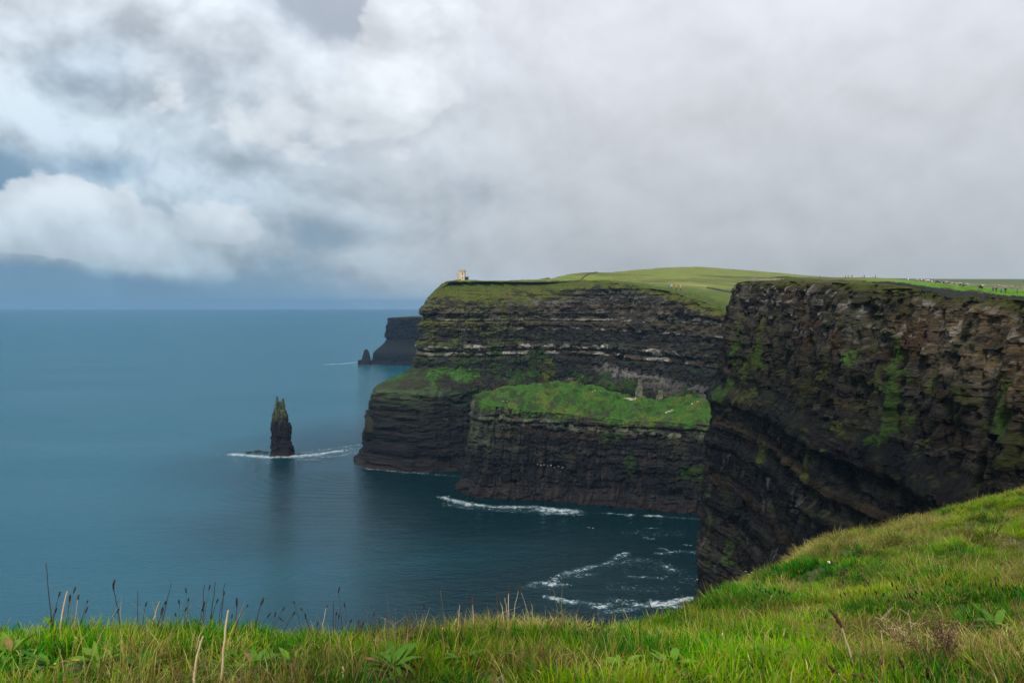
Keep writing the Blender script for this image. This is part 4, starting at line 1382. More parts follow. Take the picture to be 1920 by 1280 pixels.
    for nm, ty, val, key in (('idx', 'INT', idx.astype(np.int32), 'value'), ('rot', 'FLOAT_VECTOR', rot.astype(np.float32), 'vector'), ('scl', 'FLOAT_VECTOR', scl.astype(np.float32), 'vector')):
        a = me.attributes.new(nm, ty, 'POINT')
        a.data.foreach_set(key, val.ravel())
    o = obj('grass', me)
    md = o.modifiers.new('scatter', 'NODES')
    md.node_group = scatter_group(tuft_collection())
    tag(o, 'wind-combed green and straw grass covering the bank', 'grass', kind='stuff')
    print('grass tufts', len(X))


build_grass()
# ------------------------------------------------------------------ rock shapes
def pillar(zs, left, right, depth=0.8, yoff=0.0, seed=0, nseg=72, dz=0.5, rough=1.0, power=3.0):
    """a free-standing rock whose outline is given by left and right extents at heights zs; returns verts, faces, colour, height"""
    Z = np.arange(zs[0], zs[-1], dz)
    Z = np.append(Z, zs[-1])
    l, r = np.interp(Z, zs, left), np.interp(Z, zs, right)
    cx, hw = (l + r) / 2, (r - l) / 2
    th = np.linspace(0, 2 * math.pi, nseg, endpoint=False)
    TH, ZZ = np.meshgrid(th, Z, indexing='ij')
    ct, st = np.cos(TH), np.sin(TH)
    sup = (np.abs(ct) ** power + np.abs(st) ** power) ** (-1 / power)
    R = hw[None] * sup
    arc = TH * np.mean(hw)
    k = np.searchsorted(BED_Z, ZZ + 0.6 * np.sin(TH * 2 + seed))
    col_i = np.floor(TH / (2 * math.pi) * 14 + 0.3 * vnoise(TH * 3, ZZ / 5, 0, seed))
    zi = np.floor(ZZ / 7 + 3 * h1(col_i, seed + 1))
    n = 0.8 * _hash(col_i, zi, np.zeros_like(zi), seed + 2) + 0.25 * BED_OUT[k] * 0.5 + 0.7 * fbm(TH * 2.2, ZZ / 5, 0, 4, seed + 3)
    n = n + 0.35 * fbm(TH * 7, ZZ / 1.5, 0, 3, seed + 4)
    n = n * (1 - np.exp(-((TH - 0) / 0.1) ** 2) * 0.5)
    amp = np.minimum(0.22 * hw, 1.1)[None] * rough
    R = R + n * amp
    X = cx[None] + R * ct
    Y = yoff + R * st * depth
    shape = X.shape
    V = np.stack([X, Y, ZZ], -1).reshape(-1, 3)
    F = [grid_faces(*shape, wrap_u=True)]
    # cap
    nv = len(V)
    top = np.array([cx[-1], yoff, Z[-1] + 0.25 * hw[-1]])
    V = np.vstack([V, top])
    j = shape[1] - 1
    u = np.arange(nseg)
    F.append(np.stack([u * shape[1] + j, ((u + 1) % nseg) * shape[1] + j, np.full(nseg, nv)], 1))
    return V, F


def stack_colours(V, dark_to, seed, top_tint):
    z = V[:, 2]
    s = np.arctan2(V[:, 1] - V[:, 1].mean(), V[:, 0] - V[:, 0].mean()) * 12
    n = fbm(s / 4, z / 6, 0, 4, seed)
    col = lerp(SHALE * 1.1, SILT, np.clip(0.4 + n, 0, 1))
    lich = sstep(z + 9 * n, dark_to, dark_to + 8)
    col = lerp(col, top_tint, lich * np.clip(0.75 + 0.8 * fbm(s / 2, z / 2.5, 0, 4, seed + 1), 0, 1))
    col = lerp(col, np.array((0.019, 0.017, 0.015)), lich * sstep(fbm(s / 1.5, z / 6, 0, 3, seed + 2), 0.15, 0.4) * 0.8)
    col = lerp(col, np.array((0.024, 0.017, 0.014)), sstep(z, 5.0, 2.5) * 0.8)
    return col


def build_stack():
    bx, by = sea_at(528, 852)
    k = by / FOCAL
    zz = lambda py: (852 - py) * k
    X = lambda px: (px - 528) * k * 0.92
    prof = [(856, 503, 553), (846, 505.5, 551), (838, 508.5, 549), (822, 510.5, 546.5), (805, 507.5, 547.5), (797, 508.5, 546), (790, 510, 542.5), (786, 511, 541), (775, 513, 540), (770, 515, 538.5), (767, 516.5, 537.5)]
    parts = [pillar([zz(p[0]) for p in prof], [X(p[1]) for p in prof], [X(p[2]) for p in prof], 0.85, 0, 31, 110, 0.45, 1.9)]
    for i, (pt, pb, l, r, yo) in enumerate(((741.5, 775, 517.8, 524.0, -1.5), (746, 775, 529.5, 535.5, 0.5), (752, 775, 522, 531, 2.0), (757, 775, 525, 530, -3.0), (759, 784, 512.4, 515.6, 0.5), (786, 806, 509, 514.5, -3), (795, 812, 541, 546, -2), (781, 800, 516, 522, -4.5), (777, 800, 533, 540, -4), (768, 800, 524, 530, -6.5), (762, 800, 519, 524, -5.5), (789, 815, 526, 533, -8.5), (800, 822, 517, 523, -8))):
        parts.append(pillar([zz(pb), zz((pb + pt) / 2), zz(pt)], [X(l) - .4, X(l), X(l) + .5], [X(r) + .4, X(r), X(r) - .8], 1.0, yo, 40 + i, 28, 0.5, 1.4))
    V, F = join(parts)
    col = stack_colours(V, 36, 45, np.array((0.085, 0.10, 0.044)))
    me = mesh_np('sea_stack', V, F, ROCK, False, col, {'grass': np.zeros(len(V))})
    o = obj('sea_stack', me, None, (bx, by, 0))
    tag(o, 'tall dark sea stack with jagged green top standing in white surf', 'sea stack')
    # low skerries awash beside it
    rng = np.random.default_rng(3)
    for i, (px, py, w, h) in enumerate(((466, 848, 4, 1.1), (483, 846.5, 5, 1.4), (498, 848, 4, 0.9), (562, 851, 4, 0.8))):
        sx, sy = sea_at(px, py)
        v, f = pillar([-0.8, h * 0.6, h], [-w, -w * .8, -w * .45], [w, w * .85, w * .5], 0.6, 0, 60 + i, 30, 0.4, 0.9)
        me = mesh_np('skerry', v, f, ROCK, False, np.tile(np.array((0.028, 0.024, 0.019)), (len(v), 1)), {'grass': np.zeros(len(v))})
        o = obj('skerry', me, None, (sx, sy, 0))
        tag(o, ('flat dark rock awash in surf, farthest left of the sea stack', 'low flat rock awash midway left of the sea stack', 'low rock awash touching the left foot of the sea stack',
                'small low rock awash at the right foot of the sea stack')[i], 'rock', 'rocks awash by the sea stack')


build_stack()


def build_far_rocks():
    bx, by = sea_at(686, 684)
    k = by / FOCAL
    for nm, lab, prof, seed in (('far_sea_stack', 'small distant pointed sea stack off the tip of the far headland',
                                 [(688, 671.5, 698), (674.5, 672, 697), (674, 679, 695), (668, 680, 694), (660, 682, 691.5), (655, 685, 689)], 71),):
        zz = lambda py: (684 - py) * k
        X = lambda px: (px - 686) * k
        pp = sorted([(max(zz(p[0]), -0.8), X(p[1]), X(p[2])) for p in prof])
        v, f = pillar([p[0] for p in pp], [p[1] for p in pp], [p[2] for p in pp], 0.9, 0, seed, 48, 1.2, 0.8)
        me = mesh_np(nm, v, f, ROCK, False, np.tile(SILT * 0.8, (len(v), 1)), {'grass': np.zeros(len(v))})
        tag(obj(nm, me, None, (bx, by, 0)), lab, 'sea stack')
    # pinnacle clinging to the side of the tower headland
    p0 = at(689, 787, 897)
    v, f = pillar([-12, -6, 0, 4, 8, 11], [0.5, -1.0, -1.6, -1.8, -2.0, -1.0], [12, 10, 6.0, 2.2, 1.4, 0.4], 1.0, 0, 75, 40, 0.5, 0.9)
    v = v + p0
    me = mesh_np('rock_pinnacle', v, f, ROCK, False, np.tile(np.array((0.031, 0.030, 0.019)), (len(v), 1)), {'grass': np.zeros(len(v))})
    tag(obj('rock_pinnacle', me), 'small rock pinnacle leaning off the left flank of the tower headland', 'rock')


build_far_rocks()


def boulder_mesh(seed, n=10):
    rng = np.random.default_rng(seed)
    import bmesh
    bm = bmesh.new()
    bmesh.ops.create_icosphere(bm, subdivisions=2, radius=1.0)
    planes = [(rng.normal(size=3), rng.uniform(0.55, 0.85)) for _ in range(n)]
    planes = [(p / np.linalg.norm(p), d) for p, d in planes]
    for v in bm.verts:
        c_ = np.array(v.co)
        for p, d in planes:
            e = c_ @ p - d
            if e > 0: c_ = c_ - p * e
        v.co = c_ + rng.normal(0, 0.025, 3)
    me = bpy.data.meshes.new('boulder')
    bm.to_mesh(me)
    bm.free()
    return me


PALE_STONE = simple_mat('pale_lichen_stone', (0.36, 0.33, 0.23), 0.9, 0.45, 1.6, 0.15, 0.2)
GREY_STONE = simple_mat('grey_flagstone', (0.085, 0.085, 0.072), 0.9, 0.5, 1.4, 0.15, 0.15)
BOULDERS = [boulder_mesh(s) for s in range(5)]
for b_ in BOULDERS: b_.materials.append(PALE_STONE)


def on_terrace(px, py):
    i, s, z = locate(M, px, py)
    return M.Pos[i]


def build_outcrops():
    rng = np.random.default_rng(8)
    spec = [((1181, 748), 18, 7.0, 'pale tumbled boulder outcrop on the terrace crest, left of the stone pinnacles'),
            ((1253, 768), 13, 4.2, 'pale boulder outcrop midway down the green terrace slope'),
            ((1307, 748), 9, 3.6, 'pale boulders at the right end of the terrace crest'),
            ((1296, 756), 4, 1.8, 'few pale stones just left of the rightmost terrace outcrop'),
            ((1122, 728), 6, 4.0, 'scattered pale stones on the highest hump of the terrace'),
            ((945, 748), 4, 3.0, 'few pale stones near the left tip of the terrace')]
    for (px, py), n, spread, lab in spec:
        p = on_terrace(px, py)
        root = empty('rock_outcrop', p, lab, 'rocks', 'rock outcrops on the terrace')
        for j in range(n):
            o = obj('boulder', BOULDERS[rng.integers(5)], root)
            dx, dy = rng.normal(0, spread * 0.5), rng.normal(0, spread * 0.3)
            s = rng.uniform(0.5, 1.25) * (1.1 if n > 10 else 0.8)
            o.location = (dx, dy, float(TER(p[0] + dx, p[1] + dy)) - p[2] + s * 0.35)
            o.rotation_euler = rng.uniform(0, 6, 3)
            o.scale = (s, s * rng.uniform(.7, 1.1), s * rng.uniform(.8, 1.6))
    for i, (px, pyb, pyt, wpx, D, lab) in enumerate(((1200, 742, 711, 10, 790, 'taller of two square stone pinnacles rising behind the terrace crest'), (1238, 750, 732.5, 9, 786, 'shorter stone pinnacle rising behind the terrace crest'))):
        k = D / FOCAL
        p = at(px, pyb, D)
        h, w = (pyb - pyt) * k, wpx * k / 2
        parts = [pillar([-7, h * .2, h * .55, h * .6, h], [-w * 1.5, -w * 1.25, -w * 1.15, -w * .75, -w * .8], [w * 1.3, w, w * .9, w * .9, w * .75], 0.9, 0, 80 + i, 32, 0.4, 0.8, 5.0),
                 pillar([-6, h * .3, h * .5], [-w * 2.0, -w * 1.8, -w * 1.7], [-w * .4, -w * .5, -w * .6], 0.9, -0.8, 84 + i, 24, 0.4, 0.8, 5.0)]
        v, f = join(parts)
        col = lerp(np.array((0.17, 0.175, 0.12)), np.array((0.075, 0.078, 0.05)), np.clip(0.5 + fbm(v[:, 0] / 1.5, v[:, 2] / 2, 0, 3, 86), 0, 1))
        me = mesh_np('stone_pinnacle', v + p, f, ROCK, False, col, {'grass': np.zeros(len(v))})
        tag(obj('stone_pinnacle', me), lab, 'rock', 'stone pinnacles behind the terrace')


build_outcrops()


# ------------------------------------------------------------------ tower and walls
def box(x0, x1, y0, y1, z0, z1):
    v = np.array([(x, y, z) for x in (x0, x1) for y in (y0, y1) for z in (z0, z1)], float)
    f = np.array([(0, 1, 3, 2), (4, 6, 7, 5), (0, 4, 5, 1), (2, 3, 7, 6), (0, 2, 6, 4), (1, 5, 7, 3)])
    return v, f


def box_obj(name, parent, mat, *b):
    v, f = box(*b)
    return obj(name, mesh_np(name, v, f, mat), parent)


CREAM = simple_mat('cream_tower_stone', (0.60, 0.49, 0.37), 0.9, 0.18, 0.9, 0.15, 0.05)
CREAM2 = simple_mat('weathered_parapet_stone', (0.44, 0.36, 0.25), 0.9, 0.25, 0.9, 0.15, 0.05)
DARKST = simple_mat('dark_slate_stone', (0.035, 0.036, 0.040), 0.9, 0.3, 1.2, 0.2)
PANE = simple_mat('shadowed_window_glass', (0.03, 0.03, 0.035), 0.25, 0.1, 3, 0.5)


def build_tower():
    p = at(867, 528.5, 985)
    p[2] = float(land(p[0], p[1])) - 0.3
    t_ = empty('stone_tower', p, 'cream stone tower with battlements on the headland brow', 'tower')
    t_.rotation_euler.z = math.radians(-8)
    w = box_obj('tower_wall', t_, CREAM, -2.9, 3.1, -2.9, 3.1, -1.5, 10.6)
    pr = box_obj('parapet', t_, CREAM2, -3.25, 3.45, -3.25, 3.45, 10.602, 11.8)
    for side in range(4):
        for j in range(4):
            u0 = -3.25 + j * 1.87
            v, f = box(u0, u0 + 1.08, -3.26, -2.7, 11.803, 12.7)
            a = side * math.pi / 2
            v = v - np.array((0.1, 0.1, 0))
            R = np.array(((math.cos(a), -math.sin(a), 0), (math.sin(a), math.cos(a), 0), (0, 0, 1)))
            obj('merlon', mesh_np('merlon', v @ R.T + np.array((0.1, 0.1, 0)), f, CREAM2), pr)
    box_obj('stair_turret', t_, CREAM, -6.5, -2.9, -2.4, 1.6, -1.5, 7.3)
    tc_ = box_obj('turret_coping', t_, CREAM2, -6.75, -2.903, -2.65, 1.85, 7.303, 7.9)
    for j in range(3):
        box_obj('merlon', tc_, CREAM2, -6.7 + j * 1.4, -6.0 + j * 1.4, -2.6, -2.1, 7.903, 8.5)
    for (x, z, ww, hh, y) in ((0.9, 7.2, 1.0, 1.9, -2.9), (0.9, 2.6, 1.0, 1.5, -2.9), (-4.7, 3.6, 0.7, 1.2, -2.4)):
        wn = box_obj('window', t_, PANE, x - ww / 2, x + ww / 2, y - 0.02, y + 0.2, z, z + hh)
        box_obj('lintel', wn, CREAM2, x - ww / 2 - .2, x + ww / 2 + .2, y - 0.12, y + .2, z + hh + .003, z + hh + .35)
        box_obj('sill', wn, CREAM2, x - ww / 2 - .2, x + ww / 2 + .2, y - 0.14, y + .2, z - .25, z - .003)
    box_obj('door', t_, DARKST, -2.6, -1.5, -2.93, -2.7, 0, 2.1)
    # roofless slate annex on the right with an opening
    an = box_obj('annex_wall', t_, DARKST, 3.6, 4.7, -2.5, 2.5, -1.5, 4.6)
    box_obj('annex_pier', an, DARKST, 5.7, 6.7, -2.5, 2.5, -1.5, 4.9)
    box_obj('annex_lintel', an, DARKST, 4.703, 5.697, -2.4, 2.4, 3.0, 4.5)
    box_obj('annex_sill', an, DARKST, 4.703, 5.697, -2.4, 2.4, -1.5, 1.2)


build_tower()


def wall_run(pts, height, thick, seed, stone=1.1, follow=land, ragged=0.25):
    """a dry stone wall of separate upright stones joined into one mesh"""
    S, P = catmull(pts, 0.25)
    T = np.gradient(P, axis=0)
    T /= np.linalg.norm(T, axis=1)[:, None]
    parts, s, rng = [], 0.0, np.random.default_rng(seed)
    while s < S[-1] - 1:
        w = stone * rng.uniform(0.6, 1.5)
        i = min(len(S) - 1, int((s + w / 2) / 0.25))
        h = height * (1 + ragged * rng.normal())
        v, f = box(-w * .52, w * .52, -thick / 2 * rng.uniform(.7, 1.2), thick / 2 * rng.uniform(.7, 1.2), -1.2, h)
        v[:, 0] += (v[:, 2] > 0) * rng.normal(0, 0.08)
        v[:, 2] += (v[:, 2] > 0) * rng.normal(0, 0.08 * height, 8)
        tx, ty = T[i]
        x = P[i, 0] + v[:, 0] * tx - v[:, 1] * ty
        y = P[i, 1] + v[:, 0] * ty + v[:, 1] * tx
        z = follow(P[i, 0], P[i, 1]) + v[:, 2]
        parts.append((np.stack([x, y, z], 1), f))
        s += w
    return join(parts)


def land_hit(px, py, d0=150, d1=4000):
    r = ray(px, py)
    d = np.arange(d0, d1, 1.0)
    p = np.array((0, 0, CAM_Z)) + (d / r[1])[:, None] * r
    k = np.nonzero(p[:, 2] <= land(p[:, 0], p[:, 1]))[0]
    return p[k[0]] if len(k) else None


def build_walls():
    def at_land(px, D):
        x = (px - 960) / FOCAL * D
        return (x, D)
    specs = [
        ([at_land(px, D) for px, D in ((884, 1005), (930, 1010), (980, 1015), (1050, 1030), (1058, 1032))], 1.0, 0.8, 'low dark stone wall along the skyline right of the tower', 2.2),
        ([at_land(px, D) for px, D in ((1056, 1180), (1075, 1200), (1100, 1260), (1120, 1330))], 1.3, 1.0, 'dark stone wall climbing the left shoulder of the round hill', 3.0),
        ([at_land(px, D) for px, D in ((1590, 368), (1640, 309), (1700, 271), (1760, 249), (1850, 223), (1920, 207), (1980, 196))], 0.95, 0.3, 'grey upright flagstone wall along the near edge of the bright field', 1.1),
        ([at_land(px, D) for px, D in ((1770, 404), (1810, 390), (1840, 378), (1880, 362), (1920, 348), (1980, 336))], 1.2, 0.6, 'low pale stone wall at the back of the bright field', 1.6),
        ([at_land(px, D) for px, D in ((1405, 455), (1430, 440), (1470, 425))], 0.9, 0.6, 'short pale stone wall on the corner of the right headland', 1.3),
        ([at_land(px, D) for px, D in ((1325, 900), (1345, 868), (1372, 838))], 1.6, 0.7, 'grey stone wall curving down the slope beside the right headland', 1.8)]
    for i, (pts, h, th, lab, st) in enumerate(specs):
        v, f = wall_run(pts, h, th, 200 + i, st, ragged=0.10)
        me = mesh_np('stone_wall', v, f, GREY_STONE if i not in (3, 4) else PALE_STONE)
        tag(obj('stone_wall', me), lab, 'wall', 'stone walls on the plateau')


build_walls()


# ------------------------------------------------------------------ animals and visitors
def skin_mesh(name, joints, edges, radii, levels=1, root=0):
    me = bpy.data.meshes.new(name)
    me.from_pydata(joints, edges, [])
    o = bpy.data.objects.new(name, me)
    COL.objects.link(o)
    sk = o.modifiers.new('skin', 'SKIN')
    sv = me.skin_vertices[0].data
    for i, r in enumerate(radii):
        sv[i].radius = r if isinstance(r, tuple) else (r, r)
        sv[i].use_root = i == root
    ss = o.modifiers.new('sub', 'SUBSURF')
    ss.levels = ss.render_levels = levels
    dg = bpy.context.evaluated_depsgraph_get()
    dg.update()
    res = bpy.data.meshes.new_from_object(o.evaluated_get(dg))
    bpy.data.objects.remove(o)
    res.name = name
    for p in res.polygons: p.use_smooth = True
    return res


def cow_material(name, dark, light, bias):
    m, t, b = new_mat(name)
    tc = t.node('ShaderNodeTexCoord')
    oi = t.node('ShaderNodeObjectInfo')
    n = t.noise(t.vec('ADD', tc.outputs['Object'], t.comb(t.mul(oi.outputs['Random'], 50.0), 0.0, 0.0)), 1.1, 2.0, 0.4)
    t.put(b.inputs['Base Color'], t.mix(t.smooth(n, bias - 0.03, bias + 0.03), light, dark))
    b.inputs['Roughness'].default_value = 0.8
    return m


COW_MATS = [cow_material('black_and_white_hide', (0.02, 0.018, 0.016), (0.55, 0.52, 0.48), 0.47), cow_material('white_hide', (0.16, 0.12, 0.09), (0.36, 0.33, 0.29), 0.56), cow_material('dark_hide', (0.025, 0.02, 0.016), (0.6, 0.55, 0.5), 0.36)]
COW = skin_mesh('cow', [(-0.75, 0, 1.12), (-0.25, 0, 1.08), (0.3, 0, 1.1), (0.7, 0, 1.15), (1.0, 0, 1.32), (1.28, 0, 1.38), (1.55, 0, 1.2),
                        (-0.72, .24, .75), (-0.84, .24, .42), (-0.78, .24, 0.03), (-0.72, -.24, .75), (-0.84, -.24, .42), (-0.78, -.24, 0.03),
                        (0.62, .22, .7), (0.64, .22, .38), (0.62, .22, 0.03), (0.62, -.22, .7), (0.64, -.22, .38), (0.62, -.22, 0.03), (-1.0, 0, 1.15), (-1.08, 0, 0.6),
                        (1.3, .2, 1.46), (1.3, -.2, 1.46)],
                [(0, 1), (1, 2), (2, 3), (3, 4), (4, 5), (5, 6), (0, 7), (7, 8), (8, 9), (0, 10), (10, 11), (11, 12), (3, 13), (13, 14), (14, 15), (3, 16), (16, 17), (17, 18), (0, 19), (19, 20), (5, 21), (5, 22)],
                [(.33, .38), (.38, .42), (.38, .42), (.33, .38), (.2, .24), (.15, .17), (.1, .1), .16, .085, .07, .16, .085, .07, .14, .08, .07, .14, .08, .07, .06, .04, .05, .05], 1, 1)
COW.materials.append(COW_MATS[0])

_pj = [(0, 0, .95), (0, 0, 1.2), (0, 0, 1.42), (0, 0, 1.52), (0, .02, 1.66), (.1, 0, .9), (.12, .02, .48), (.12, 0, .08), (.12, .14, .04), (-.1, 0, .9), (-.12, .02, .48), (-.12, 0, .08), (-.12, .14, .04),
       (.2, 0, 1.4), (.27, -.02, 1.12), (.26, .08, .88), (.26, .11, .8), (-.2, 0, 1.4), (-.27, -.02, 1.12), (-.26, .08, .88), (-.26, .11, .8)]
_pe = [(0, 1), (1, 2), (2, 3), (3, 4), (0, 5), (5, 6), (6, 7), (7, 8), (0, 9), (9, 10), (10, 11), (11, 12), (2, 13), (13, 14), (14, 15), (15, 16), (2, 17), (17, 18), (18, 19), (19, 20)]
_pr = [(.17, .12), (.17, .12), (.17, .11), .06, (.09, .11), .09, .065, .045, .04, .09, .065, .045, .04, .07, .055, .04, .035, .07, .055, .04, .035]
PERSON = skin_mesh('person', _pj, _pe, _pr, 1, 0)
SKIN = simple_mat('person_skin', (0.5, 0.33, 0.25), 0.6, 0.1, 5)
HAIR = simple_mat('person_hair', (0.05, 0.035, 0.025), 0.7, 0.2, 9)
JACKETS = {n_: simple_mat(n_ + '_jacket', c_, 0.7, 0.12, 6) for n_, c_ in (('blue', (0.05, 0.16, 0.5)), ('white', (0.40, 0.40, 0.40)), ('red', (0.5, 0.05, 0.03)), ('black', (0.02, 0.02, 0.022)), ('orange', (0.7, 0.22, 0.05)), ('purple', (0.14, 0.06, 0.22)))}
TROUSERS = simple_mat('dark_trousers', (0.025, 0.027, 0.035), 0.8, 0.2, 8)
for m_ in (JACKETS['blue'], TROUSERS, SKIN, HAIR): PERSON.materials.append(m_)
for p_ in PERSON.polygons:
    z_, x_, y_ = p_.center.z, abs(p_.center.x), p_.center.y
    p_.material_index = 0 if .86 < z_ < 1.5 else (1 if z_ <= .86 else 2)
    if x_ > .2 and z_ < .9: p_.material_index = 2
    if z_ > 1.68 or (z_ > 1.58 and y_ < -.02): p_.material_index = 3


def build_cows():
    rng = np.random.default_rng(21)
    spec = [(1704, 528, 0, 'standing by the top corner of the field'), (1720, 529, 1, ''), (1728, 529, 0, ''), (1737, 530, 0, ''), (1746, 531, 0, ''), (1758, 532, 2, ''), (1767, 533, 0, ''), (1777, 534, 1, ''), (1790, 536, 1, ''),
            (1801, 537, 0, ''), (1806, 540, 2, ''), (1813, 538, 1, ''), (1839, 543, 2, '')]
    ordn = ['first', 'second', 'third', 'fourth', 'fifth', 'sixth', 'seventh', 'eighth', 'ninth', 'tenth', 'eleventh', 'twelfth', 'thirteenth']
    for i, (px, py, k, _) in enumerate(spec):
        p = land_hit(px, py, 250, 520)
        if p is None:
            D = 420
            p = np.array(((px - 960) / FOCAL * D, D, 0))
        z = float(land(p[0], p[1]))
        o = obj('cow', COW, None, (p[0], p[1], z))
        o.material_slots[0].link = 'OBJECT'
        o.material_slots[0].material = COW_MATS[k]
        o.rotation_euler.z = rng.choice([0, math.pi]) + rng.normal(0, 0.5)
        tag(o, '%s cow in the bright green field, %s from the left' % (('black and white', 'pale', 'dark')[k], ordn[i]), 'cow', 'cows grazing in the bright field')
    # pale cattle on the slope above the tower cliff and on the hill
    for i, (px, py, lab) in enumerate(((1190, 527, 'pale cow highest on the slope above the dark cliff hollow'), (1204, 530, 'pale cow second down the slope above the dark cliff hollow'), (1221, 535, 'white cow lowest on the slope above the dark cliff hollow'),
                                       (1303, 520, 'pale cow on the flank of the round hill'), (1311, 519.5, 'pale cow beside another on the flank of the round hill'))):
        p = land_hit(px, py, 700, 1900)
        if p is None: continue
        o = obj('cow', COW, None, (p[0], p[1], float(land(p[0], p[1]))))
        o.material_slots[0].link = 'OBJECT'
        o.material_slots[0].material = COW_MATS[1]
        o.rotation_euler.z = rng.uniform(0, 6)
        o.scale = (1.15,) * 3
        tag(o, lab, 'cow', 'pale cattle on the far slope')


build_cows()


def build_people():
    rng = np.random.default_rng(31)
    def put(px, D, jacket, lab, grp, py=None):
        p = land_hit(px, py, 150, 1500) if py else None
        if p is None: p = np.array(((px - 960) / FOCAL * D, D, 0))
        o = obj('person', PERSON, None, (p[0], p[1], float(land(p[0], p[1])) + 0.25))
        o.material_slots[0].link = 'OBJECT'
        o.material_slots[0].material = JACKETS[jacket]
        o.rotation_euler.z = rng.uniform(0, 6)
        tag(o, lab, 'person', grp)
    g1 = 'visitors on the skyline of the right headland'
    for px, D, j, lab in ((1536, 436, 'blue', 'blue jacket, standing alone left of the group'), (1584, 424, 'orange', 'orange jacket, at the left of the group'), (1589, 424, 'black', 'black jacket, second in the group'), (1596, 424, 'red', 'red jacket, in the group'),
                          (1615, 422, 'white', 'white jacket, in the middle of the group'), (1619, 422, 'blue', 'blue jacket, beside the white jacket'), (1640, 420, 'blue', 'blue jacket, at the right of the group'), (1636, 420, 'white', 'white jacket, near the right of the group')):
        put(px, D, j, 'person in %s on the right headland skyline' % lab, g1)
    g2 = 'walkers on the path by the flagstone wall'
    for px, py, j, lab in ((1862, 551, 'purple', 'purple jacket, leftmost'), (1868, 551, 'black', 'black jacket, second'), (1877, 551.5, 'blue', 'blue jacket, third'), (1885, 552, 'black', 'black jacket, fourth'), (1907, 552.5, 'purple', 'purple jacket, rightmost')):
        put(px, 262, j, 'walker in %s of five beside the flagstone wall' % lab, g2, py)
    g3 = 'visitors on the slope beyond the bay'
    for px, py, j, lab in ((1254, 543.5, 'blue', 'in blue, first from the left'), (1259, 545, 'white', 'in white, second from the left'), (1268, 547, 'orange', 'in orange, third from the left'), (1276, 547, 'white', 'in white, rightmost')):
        put(px, 850, j, 'visitor %s on the grassy slope beyond the bay' % lab, g3, py)
    g4 = 'visitors on the brow above the dark hollow'
    for i, px in enumerate((1131, 1136, 1142, 1146, 1151)):
        put(px, 930, ('black', 'red', 'black', 'white', 'black')[i], 'tiny visitor on the brow above the dark hollow, %s from the left' % ('first', 'second', 'third', 'fourth', 'fifth')[i], g4)


build_people()


def build_gulls():
    v, f = [], []
    rng = np.random.default_rng(4)
    body = skin_mesh('gull', [(-.28, 0, 0), (-.1, 0, .02), (.12, 0, .02), (.26, 0, .05), (.36, 0, .04), (.02, .3, .1), (-.04, .68, .05), (.02, -.3, .1), (-.04, -.68, .05)],
                     [(0, 1), (1, 2), (2, 3), (3, 4), (2, 5), (5, 6), (2, 7), (7, 8)], [(.06, .02), .085, .09, .06, .02, (.09, .018), (.03, .01), (.09, .018), (.03, .01)], 1, 1)
    body.materials.append(simple_mat('gull_plumage', (0.8, 0.8, 0.8), 0.6, 0.05, 5))
    spec = [(1008, 870, 690), (1014, 872, 690), (1020, 871, 690), (1027, 873, 690), (1033, 872, 690), (1040, 876, 688), (1047, 874, 690), (1055, 876, 688), (1398, 1071, 300), (1404, 1076, 298), (1410, 1073, 300), (832, 785, 800), (838, 785.5, 800)]
    names = ['first', 'second', 'third', 'fourth', 'fifth', 'sixth', 'seventh', 'eighth']
    for i, (px, py, D) in enumerate(spec):
        p = at(px, py, D)
        o = obj('gull', body, None, p)
        o.scale = (1.3,) * 3
        o.rotation_euler = (rng.normal(0, .3), 0, rng.uniform(0, 6))
        lab = 'white gull flying before the terrace cliff, %s from the left' % names[i] if i < 8 else ('white gull flying low before the right headland foot, %s of three' % names[i - 8] if i < 11 else 'white gull before the lower tower cliff, %s of two' % names[i - 11])
        tag(o, lab, 'gull', 'gulls along the cliffs')


build_gulls()
# ------------------------------------------------------------------ single plants on the bank
STEM_DARK = simple_mat('dark_dry_stem', (0.060, 0.040, 0.028), 0.8, 0.3, 30)
STEM_GREEN = simple_mat('green_brown_stem', (0.12, 0.12, 0.045), 0.7, 0.3, 30)
STEM_DRY = simple_mat('weathered_dry_stem', (0.20, 0.14, 0.085), 0.8, 0.3, 30)
STEM_STRAW = simple_mat('straw_stem', (0.52, 0.40, 0.24), 0.75, 0.25, 25)
SEED_BLACK = simple_mat('black_brown_seed_head', (0.030, 0.018, 0.014), 0.9, 0.4, 160, 0.2, 0.002)
SEED_RUST = simple_mat('rust_brown_seed_head', (0.075, 0.034, 0.022), 0.85, 0.5, 120, 0.2, 0.003)
SEED_DRY = simple_mat('dry_brown_seeds', (0.14, 0.082, 0.045), 0.9, 0.5, 60, 0.15)
PETAL = simple_mat('yellow_petal', (0.80, 0.50, 0.02), 0.6, 0.1, 40)
PETAL_W = simple_mat('white_petal', (0.8, 0.8, 0.78), 0.6, 0.08, 40)


